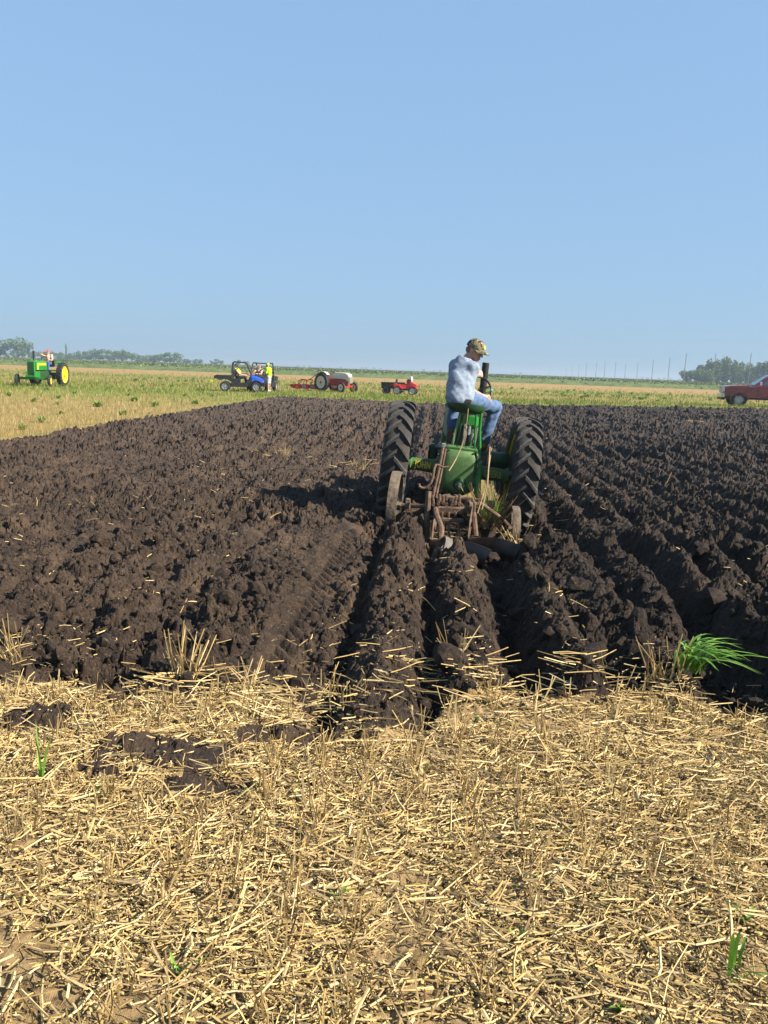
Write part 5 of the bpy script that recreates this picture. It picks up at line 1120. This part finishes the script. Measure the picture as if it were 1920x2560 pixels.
# marker flag
fl = thing('marker_flag', 'tiny yellow marker flag on a wire in the stubble behind the blue vehicle', 'flag', (-15.0, 57.0, 0))
mb = MB(); mb.cyl((0, 0, 0), (0, 0, .55), .006, n=6); mb.build('wire', STEEL, fl)
mb = MB(); mb.box((.09, 0, .46), (.18, .012, .16), rot=(0, R(5), 0)); mb.build('flag_cloth', M('yellow_plastic', (.85, .75, .03), .5, var=.05), fl)

# ------------------------------------------------------------------ crops, trees, poles, air
SOY = M_island('crop_leaves', ((0, (.085, .125, .04)), (.5, (.14, .18, .06)), (1, (.21, .235, .09))), rough=.7, spec=.15, trans=.15, scale=.5)
n = 40000; yv = 1/rng.uniform(1/1500, 1/158, n); xv = rng.uniform(-.62, .62, n)*yv
sz = .0016*yv*rng.uniform(.6, 1.3, n); zv = np.where(yv < 172, rng.uniform(.15, 1.0, n), rng.uniform(.75, 1.05, n))+.12*fbm(xv*.05, yv*.03, 2, 161)
a = rng.uniform(0, 6.28, n); d1 = np.stack([np.cos(a), np.sin(a)*1., rng.normal(0, .35, n)], -1); d2 = np.stack([-np.sin(a)*.5, np.cos(a)*.5, rng.uniform(.3, 1, n)], -1)
c_ = np.stack([xv, yv, zv], -1); s_ = sz[:, None]
pv = np.stack([c_-d1*s_*.7, c_+d2*s_*.35-d2*s_*.7, c_+d1*s_*.7, c_+d2*s_*.5], 1).reshape(-1, 3); pv[:, 2] = np.clip(pv[:, 2], .02, 1.3)
gx = np.linspace(-1200, 1200, 160); gy = np.concatenate([[158, 160, 164], np.geomspace(170, 2400, 60)]); GXX, GYY = np.meshgrid(gx, gy)
gz = .72+.18*fbm(GXX*.08, GYY*.05, 2, 163); gz[0] = 0.0; gz[1] = .6
base_v = np.stack([GXX, GYY, gz], -1).reshape(-1, 3); ii = np.arange(len(gy)-1)[:, None]*160+np.arange(159)[None, :]
bf = np.stack([ii, ii+1, ii+161, ii+160], -1).reshape(-1, 4)
crop = mesh_np('soybean_field', np.concatenate([base_v, pv]), [np.concatenate([bf, len(base_v)+np.arange(n*4).reshape(-1, 4)])], SOY)
tag(crop, 'dull green soybean field filling the distance below the horizon', 'crop', None, 'stuff')

LEAF = M_island('tree_leaves', ((0, (.065, .12, .028)), (.5, (.115, .19, .046)), (1, (.19, .26, .065))), rough=.65, spec=.2, trans=.25, scale=.6)
BARK = M('bark', (.09, .07, .05), .9, var=.3)
def tree_proto(kind, seed):
    r_ = np.random.default_rng(seed); rs = random.Random(seed)
    mb = MB(); mb.tube([(0, 0, -.2), (rs.uniform(-.02, .02), 0, .3), (rs.uniform(-.03, .03), rs.uniform(-.03, .03), .75)], [.028, .02, .008], 7)
    blobs = []
    if kind == 'broad':
        for k in range(11):
            a = rs.uniform(0, 6.28); rr = rs.uniform(.08, .34); z = rs.uniform(.28, .82); blobs.append((rr*math.cos(a), rr*math.sin(a), z, rs.uniform(.13, .22)))
            mb.tube([(0, 0, z*.55), (rr*.5*math.cos(a), rr*.5*math.sin(a), z*.85), (rr*math.cos(a), rr*math.sin(a), z)], [.012, .008, .004], 5)
        nl = 720; ls = .05
    else:
        for k in range(13):
            z = .12+.84*k/12; rr = .13*math.sin(math.pi*min(1, (1-z)*.9+.18))**.7; a = rs.uniform(0, 6.28); d = rs.uniform(0, .05); blobs.append((d*math.cos(a), d*math.sin(a), z, rr*rs.uniform(.75, 1.15)))
            mb.tube([(0, 0, max(0, z-.12)), (d*math.cos(a), d*math.sin(a), z)], [.008, .003], 5)
        nl = 620; ls = .038
    vs_ = []
    for bx, by, bz, br in blobs:
        m = nl//len(blobs); p = r_.normal(size=(m, 3)); p /= np.linalg.norm(p, axis=1)[:, None]; p = p*(br*r_.uniform(.45, 1.05, m)**.6)[:, None]*np.array([1, 1, .85 if kind == 'broad' else 1.5])+(bx, by, bz)
        u1 = r_.normal(size=(m, 3)); u1 /= np.linalg.norm(u1, axis=1)[:, None]; u2 = np.cross(u1, r_.normal(size=(m, 3))); u2 /= np.linalg.norm(u2, axis=1)[:, None]
        s1 = (ls*r_.uniform(.5, 1.2, m))[:, None]
        vs_.append(np.stack([p-u1*s1, p+u2*s1*.7, p+u1*s1, p-u2*s1*.7], 1).reshape(-1, 3))
    vv = np.concatenate(vs_); vv[:, 2] = np.maximum(vv[:, 2], .03)
    return mb, vv
tcache = {}
def tree(name, label, bearing, dist, h_, wide, kind, seed, group):
    k_ = (kind, seed)
    if k_ not in tcache:
        mb, vv = tree_proto(kind, seed); t_ = mb.build('trunk', BARK, None, smooth=True); c_ = mesh_np('crown', vv, np.arange(len(vv)).reshape(-1, 4), LEAF)
        me = (t_.data, c_.data); bpy.data.objects.remove(t_); bpy.data.objects.remove(c_); tcache[k_] = me
    me = tcache[k_]
    r_ = thing(name, label, 'tree', (bearing*dist, dist, 0), (0, 0, random.uniform(0, 6.28)), group); r_.scale = (h_*wide, h_*wide, h_)
    link(bpy.data.objects.new('trunk', me[0]), r_); link(bpy.data.objects.new('crown', me[1]), r_); return r_
def bear(px): return (px-1080)/2135.
L1, G1 = 'round dark tree in the hazy tree line on the left horizon', 'trees along the left horizon'
tree('broadleaf_tree', 'tallest broad tree above the tree line at the left edge', bear(18), 560, 15.5, 1.15, 'broad', 1, G1)
tree('broadleaf_tree', 'second tall tree beside the tallest one at the left edge', bear(48), 575, 13.2, .9, 'broad', 2, G1)
tree('broadleaf_tree', 'tall tree cut by the left edge of the view', bear(-30), 560, 14.0, 1.2, 'broad', 3, G1)
tree('lone_tree', 'thin tree with a small high crown rising above the left tree line', bear(145), 570, 10.8, .45, 'poplar', 11, G1)
for px in list(range(-110, 100, 24))+list(range(100, 440, 12)):
    hgt = 8.2+1.4*math.sin(px*.031)+random.uniform(-.9, .9)-(2.2 if px < 105 else 0)-(1.3 if 108 < px < 170 else 0)-max(0, (px-400))*.03
    tree('broadleaf_tree', L1, bear(px+random.uniform(-4, 4)), 600+random.uniform(-25, 30), hgt, random.uniform(1.0, 1.5), 'broad', random.randint(1, 6), G1)
for px in (440, 452, 463, 478, 492, 524, 534, 546, 590, 612): tree('broadleaf_tree', L1, bear(px), 640+random.uniform(0, 60), 5.2-(px > 500)*.4+random.uniform(-.5, 1.2), 1.2, 'broad', random.randint(1, 6), G1)
L2, G2 = 'narrow upright poplar in the grove behind the red pickup', 'poplar grove on the right'
for row in (0, 1, 2):
    for px in range(1738+row*5, 2040, 16):
        tree('poplar_tree', L2, bear(px+random.uniform(-5, 5)), 400+row*14, (9.5+1.2*math.sin(px*.05)+random.uniform(-1.6, 1.9))*(1 if px > 1752 else .82), random.uniform(1.3, 1.8), 'poplar', random.randint(11, 16), G2)
for px in (1708, 1718, 1729, 1742, 1757): tree('shrubby_tree', 'low bushy tree at the near end of the poplar grove', bear(px), 395, 6.2+(px-1708)*.03, 1.25, 'broad', random.randint(1, 6), G2)
L3, G3 = 'tiny pale tree far off on the horizon', 'farthest trees on the horizon'
for px in (742, 758, 772, 800, 850, 905, 915, 935, 950, 1285, 1300, 1560, 1600, 1612, 1622, 1640, 1652, 1668, 1690, 1060, 1085, 1100): tree('distant_tree', L3, bear(px), 2100+random.uniform(-150, 250), random.uniform(5, 7.5), 1.5, 'broad', random.randint(1, 6), G3)
WOOD = M('weathered_wood', (.17, .15, .13), .9, var=.25)
poles = ((1370, 15), (1413, 19), (1427, 22), (1443, 27), (1461, 33), (1485, 35), (1506, 38), (1532, 36), (1556, 34), (1586, 38), (1622, 46), (1662, 52), (1700, 62), (1771, 64), (1856, 68))
for k, (px, hp) in enumerate(poles):
    d_ = 2100*(12.5-1.6)/hp*.98; 
    lab = '%s wooden utility pole counting left from the poplar grove' % ('second', 'third', 'fourth', 'fifth', 'sixth', 'seventh', 'eighth', 'ninth', 'tenth', 'eleventh', 'twelfth', 'thirteenth')[11-k] if k < 12 else ''
    if px == 1771: lab = 'utility pole standing against the poplar grove, farther from the pickup'
    if px == 1856: lab = 'utility pole standing against the poplar grove just above the pickup bonnet'
    if px == 1700: lab = 'last utility pole in the open before the poplar grove'
    if px == 1370: lab = 'faintest and farthest utility pole, nearest the tractor driver'
    d_ = min(d_, 1400)
    po = thing('utility_pole', lab, 'utility pole', (bear(px)*d_, d_, 0), (R(random.uniform(-.6, .6)), R(random.uniform(-.2, 1.2)), 0), 'utility poles along the right horizon')
    mb = MB(); mb.cyl((0, 0, -.3), (0, 0, 12.4), .17, .12, n=10); mb.build('pole', WOOD, po, smooth=True)
    mb = MB(); mb.cyl((0, 0, 12.4), (0, 0, 12.75), .05, .04, n=8); mb.build('insulator', GREYP, po)
HZ = bpy.data.materials.new('haze'); HZ.use_nodes = True; N = HZ.node_tree.nodes; N.remove(N['Principled BSDF'])
pvn = N.new('ShaderNodeVolumePrincipled'); pvn.inputs['Color'].default_value = (.46, .56, .66, 1); pvn.inputs['Density'].default_value = HAZE_DENS; pvn.inputs['Anisotropy'].default_value = .15
HZ.node_tree.links.new(pvn.outputs[0], N['Material Output'].inputs['Volume'])
mb = MB(); mb.box((0, 0, 9.5), (10900, 10900, 21)); hz = mb.build('haze', HZ); tag(hz, 'thin pale blue haze over the far field', None, None, 'stuff')

# ------------------------------------------------------------------ tufts and weeds one can tell apart
def hgt(x, y): return float(height(np.array([float(x)]), np.array([float(y)]))[0])
def tuft(name, label, x, y, n_, h0, h1, spread, lean, fallen=0, group='straw tufts along the edge of the plowed soil', extra=None):
    if y < 5: n_ = int(n_*.65); fallen = int(fallen*1.7); spread *= 1.35
    r_ = thing(name, label, 'straw', (x, y, hgt(x, y)), (0, 0, 0), group)
    a = rng.uniform(0, 6.28, n_); rr = spread*rng.uniform(0, 1, n_)**.7
    Pp = np.stack([rr*np.cos(a), rr*np.sin(a)*.8, np.full(n_, -.02)], -1)
    Dd = np.stack([lean[0]+rng.normal(0, .45, n_)+Pp[:, 0]*1.5, lean[1]+rng.normal(0, .4, n_), np.ones(n_)], -1)
    Vt, Ft = stalks(Pp, Dd, rng.uniform(h0, h1, n_), rng.uniform(.004, .0075, n_), np.full(n_, .003), rng.normal(0, .04, n_)); parts_ = [(Vt, Ft)]
    if fallen:
        a = rng.uniform(-.7, .7, fallen)+np.pi*(rng.uniform(0, 1, fallen) < .5); Pf = np.stack([rng.normal(0, spread*2.2, fallen)-.06, rng.normal(0, spread*1.1, fallen), rng.uniform(.004, .03, fallen)], -1)
        Pf[:, 2] += height(Pf[:, 0]+x, Pf[:, 1]+y)-hgt(x, y)
        parts_.append(stalks(Pf, dirs(a, rng.normal(.06, .13, fallen)), rng.uniform(.06, .2, fallen), rng.uniform(.005, .010, fallen), np.full(fallen, .003)))
    Vt, Ft = join(parts_); o = mesh_np('stalks', Vt, Ft, STRAW, r_); o['kind'] = 'stuff'
    return r_
for nm, lab, x, y, n_, h0, h1, sp_, le, fa_ in (
    ('straw_tuft', 'straw tuft leaning at the left edge of the picture above bare soil', -2.12, 4.05, 34, .12, .28, .07, (-.35, 0), 14),
    ('straw_tuft', 'fan of tall pale straw with one bent stalk left of the wheel track', -1.18, 3.98, 42, .12, .30, .06, (.15, 0), 22),
    ('straw_tuft', 'low golden straw tuft between the tall fan and the wheel track', -.80, 3.88, 26, .10, .22, .08, (0, 0), 34),
    ('straw_tuft', 'loose straw tuft lying at the end of the wheel track', -.50, 4.02, 16, .10, .24, .08, (.2, 0), 36),
    ('straw_tuft', 'dense straw tuft beside the dark furrow mouth', -.36, 3.78, 24, .08, .18, .07, (.1, 0), 34),
    ('straw_tuft', 'straw on top of the second turned ridge', .20, 4.35, 20, .10, .26, .06, (.05, 0), 26),
    ('straw_tuft', 'thin spread of straw beside the deep middle furrow', .58, 4.05, 10, .08, .18, .1, (0, 0), 40),
    ('straw_tuft', 'scattered straw tuft between the middle furrow and the green grass', 1.0, 4.15, 18, .08, .24, .12, (0, 0), 40),
    ('straw_tuft', 'upright straw tuft at the foot of the green grass', 1.27, 4.24, 40, .12, .30, .08, (.0, 0), 46)):
    tuft(nm, lab, x, y, n_, h0, h1, sp_, le, fa_)
tuft('straw_tuft', 'tall dry straw standing between the plow and the right tractor tyre', .70, 9.45, 130, .25, .55, .16, (0, -.15), 90)
tuft('straw_tuft', 'bundle of straw dragged by the small furrow wheel', .98, 8.85, 24, .1, .3, .08, (-.4, -.3), 26)
for x, y, lab in ((-2.6, 14.8, 'small golden straw clump in the plowed soil left of the tractor shadow'), (-1.15, 13.8, 'small golden straw clump in the plowed soil above the tractor shadow'), (10.2, 33, 'pale straw clump far out in the plowed soil on the right')):
    tuft('straw_clump', lab, x, y, 30, .06, .22, .14, (0, 0), 26)
def grass_blades(n_, h0, h1, sp_, wd, lean, droop=.6, mat=WEED, seg=6):
    vs_ = []; fs_ = []
    for k in range(n_):
        a = random.uniform(0, 6.28); bx, by = sp_*random.random()*math.cos(a), sp_*random.random()*math.sin(a)
        h_ = random.uniform(h0, h1); dx, dy = lean[0]+random.gauss(0, .35), lean[1]+random.gauss(0, .35); w_ = wd*random.uniform(.6, 1.2)
        px_, py_ = -dy, dx; l_ = math.hypot(px_, py_)+1e-6; px_, py_ = px_/l_, py_/l_; st = len(vs_)
        for j in range(seg+1):
            t = j/seg; rise = h_*(t-droop*t*t*.75); out = h_*(.25*t+.75*t*t)
            c = (bx+dx*out, by+dy*out, rise); ww = w_*math.sin(math.pi*min(1, .25+.75*t))**.8*(1 if j < seg else .05)
            vs_ += [(c[0]-px_*ww*.5, c[1]-py_*ww*.5, c[2]), (c[0], c[1], c[2]-ww*.18), (c[0]+px_*ww*.5, c[1]+py_*ww*.5, c[2])]
        for j in range(seg):
            b = st+j*3; fs_ += [(b, b+1, b+4, b+3), (b+1, b+2, b+5, b+4)]
    return np.array(vs_), np.array(fs_)
def grass(name, label, cat, x, y, *a, z=None, group=None, mat=WEED):
    vv, ff = grass_blades(*a); r_ = thing(name, label, cat, (x, y, hgt(x, y) if z is None else z), (0, 0, 0), group)
    o = mesh_np('leaves', vv, ff, mat, r_, smooth=True); o['kind'] = 'stuff'; return r_
GRS = M_island('fresh_grass', ((0, (.10, .25, .025)), (.5, (.19, .40, .04)), (1, (.36, .52, .10))), rough=.4, spec=.5, trans=.35, scale=12)
grass('grass_clump', 'bright green grass clump arching over the dark hollow on the right', 'grass', 1.42, 4.30, 60, .22, .42, .09, .021, (.42, -.12), .95, z=.11, mat=GRS)
grass('grass_clump', 'green grass among the straw between plow and right tyre', 'grass', .76, 9.35, 16, .15, .4, .14, .02, (0, -.2), .5, z=0.0, mat=GRS)
grass('grass_sprig', 'single upright green blade in the straw on the left', 'grass', -1.42, 2.92, 3, .16, .26, .01, .010, (.05, 0), .1, mat=GRS)
grass('leafy_sprig', 'one flat green leaf on the straw right of the upright blade', 'leaf', -1.17, 2.80, 1, .10, .11, .0, .03, (.9, .2), .75, mat=GRS)
grass('grass_sprig', 'green grass blades at the lower right corner', 'grass', .88, 2.12, 7, .14, .26, .05, .012, (.4, -.3), .6, mat=GRS)
for x, y, lab in ((-.22, 2.32, 'small green seedling in the straw left of centre'), (.32, 2.2, 'small green seedling in the straw below centre'), (.55, 1.93, 'small green seedling near the bottom edge'), (-.62, 2.9, 'small green seedling beside the spilled soil'), (1.28, 3.95, 'small green seedling below the grass clump'), (.28, 3.72, 'pale green seedling below the ridge end'), (-.6, 1.95, 'small green seedling in the lower left straw'), (1.02, 2.35, 'small clover like seedling at the lower right edge'), (-8.6, 13.2, 'green leaf on the plowed soil at the left edge')):
    grass('seedling', lab, 'seedling', x, y, 6, .04, .08, .012, .012, (0, 0), .7, mat=GRS)
WL, WG = 'leafy green weed standing in the far stubble', 'weeds in the far stubble'
wspots = [(-15.5, 29.0), (-14.3, 29.8), (-12.9, 28.6), (-11.4, 28.4), (-10.6, 23.8), (-12.6, 21.2), (-9.9, 30), (-13.8, 38), (-16.5, 38.5), (-11.9, 40.5), (-10.7, 41), (-9.3, 33), (-11, 19.2), (-9.7, 20.6), (-9.1, 24.6), (-19, 41), (-18, 52), (-17, 55), (-9.0, 18.2), (-11.9, 33.5), (-14.9, 33.2), (-17.2, 33.7)]
for k in range(46): wspots.append((random.uniform(-26, 32), random.uniform(62, 96)))
for k in range(16): wspots.append((random.uniform(2, 22), random.uniform(66, 74)))
wm = []
for k, (x, y) in enumerate(wspots):
    if k < 4:
        vv, ff = grass_blades(34, .22, .45, .12, .035, (0, 0), .45); wm.append(None)
        r_ = thing('weed', WL, 'weed', (x, y, 0), (0, 0, 0), WG); o = mesh_np('leaves', vv, ff, WEED, r_, smooth=True); o['kind'] = 'stuff'; wm[k] = o.data
    else:
        r_ = thing('weed', WL, 'weed', (x, y, 0), (0, 0, random.uniform(0, 6)), WG); o = link(bpy.data.objects.new('leaves', wm[k % 4]), r_); o['kind'] = 'stuff'
    s_ = random.uniform(.5, .95)*(1.35 if y > 60 else 1); r_.scale = (s_*1.3, s_*1.3, s_*.9)
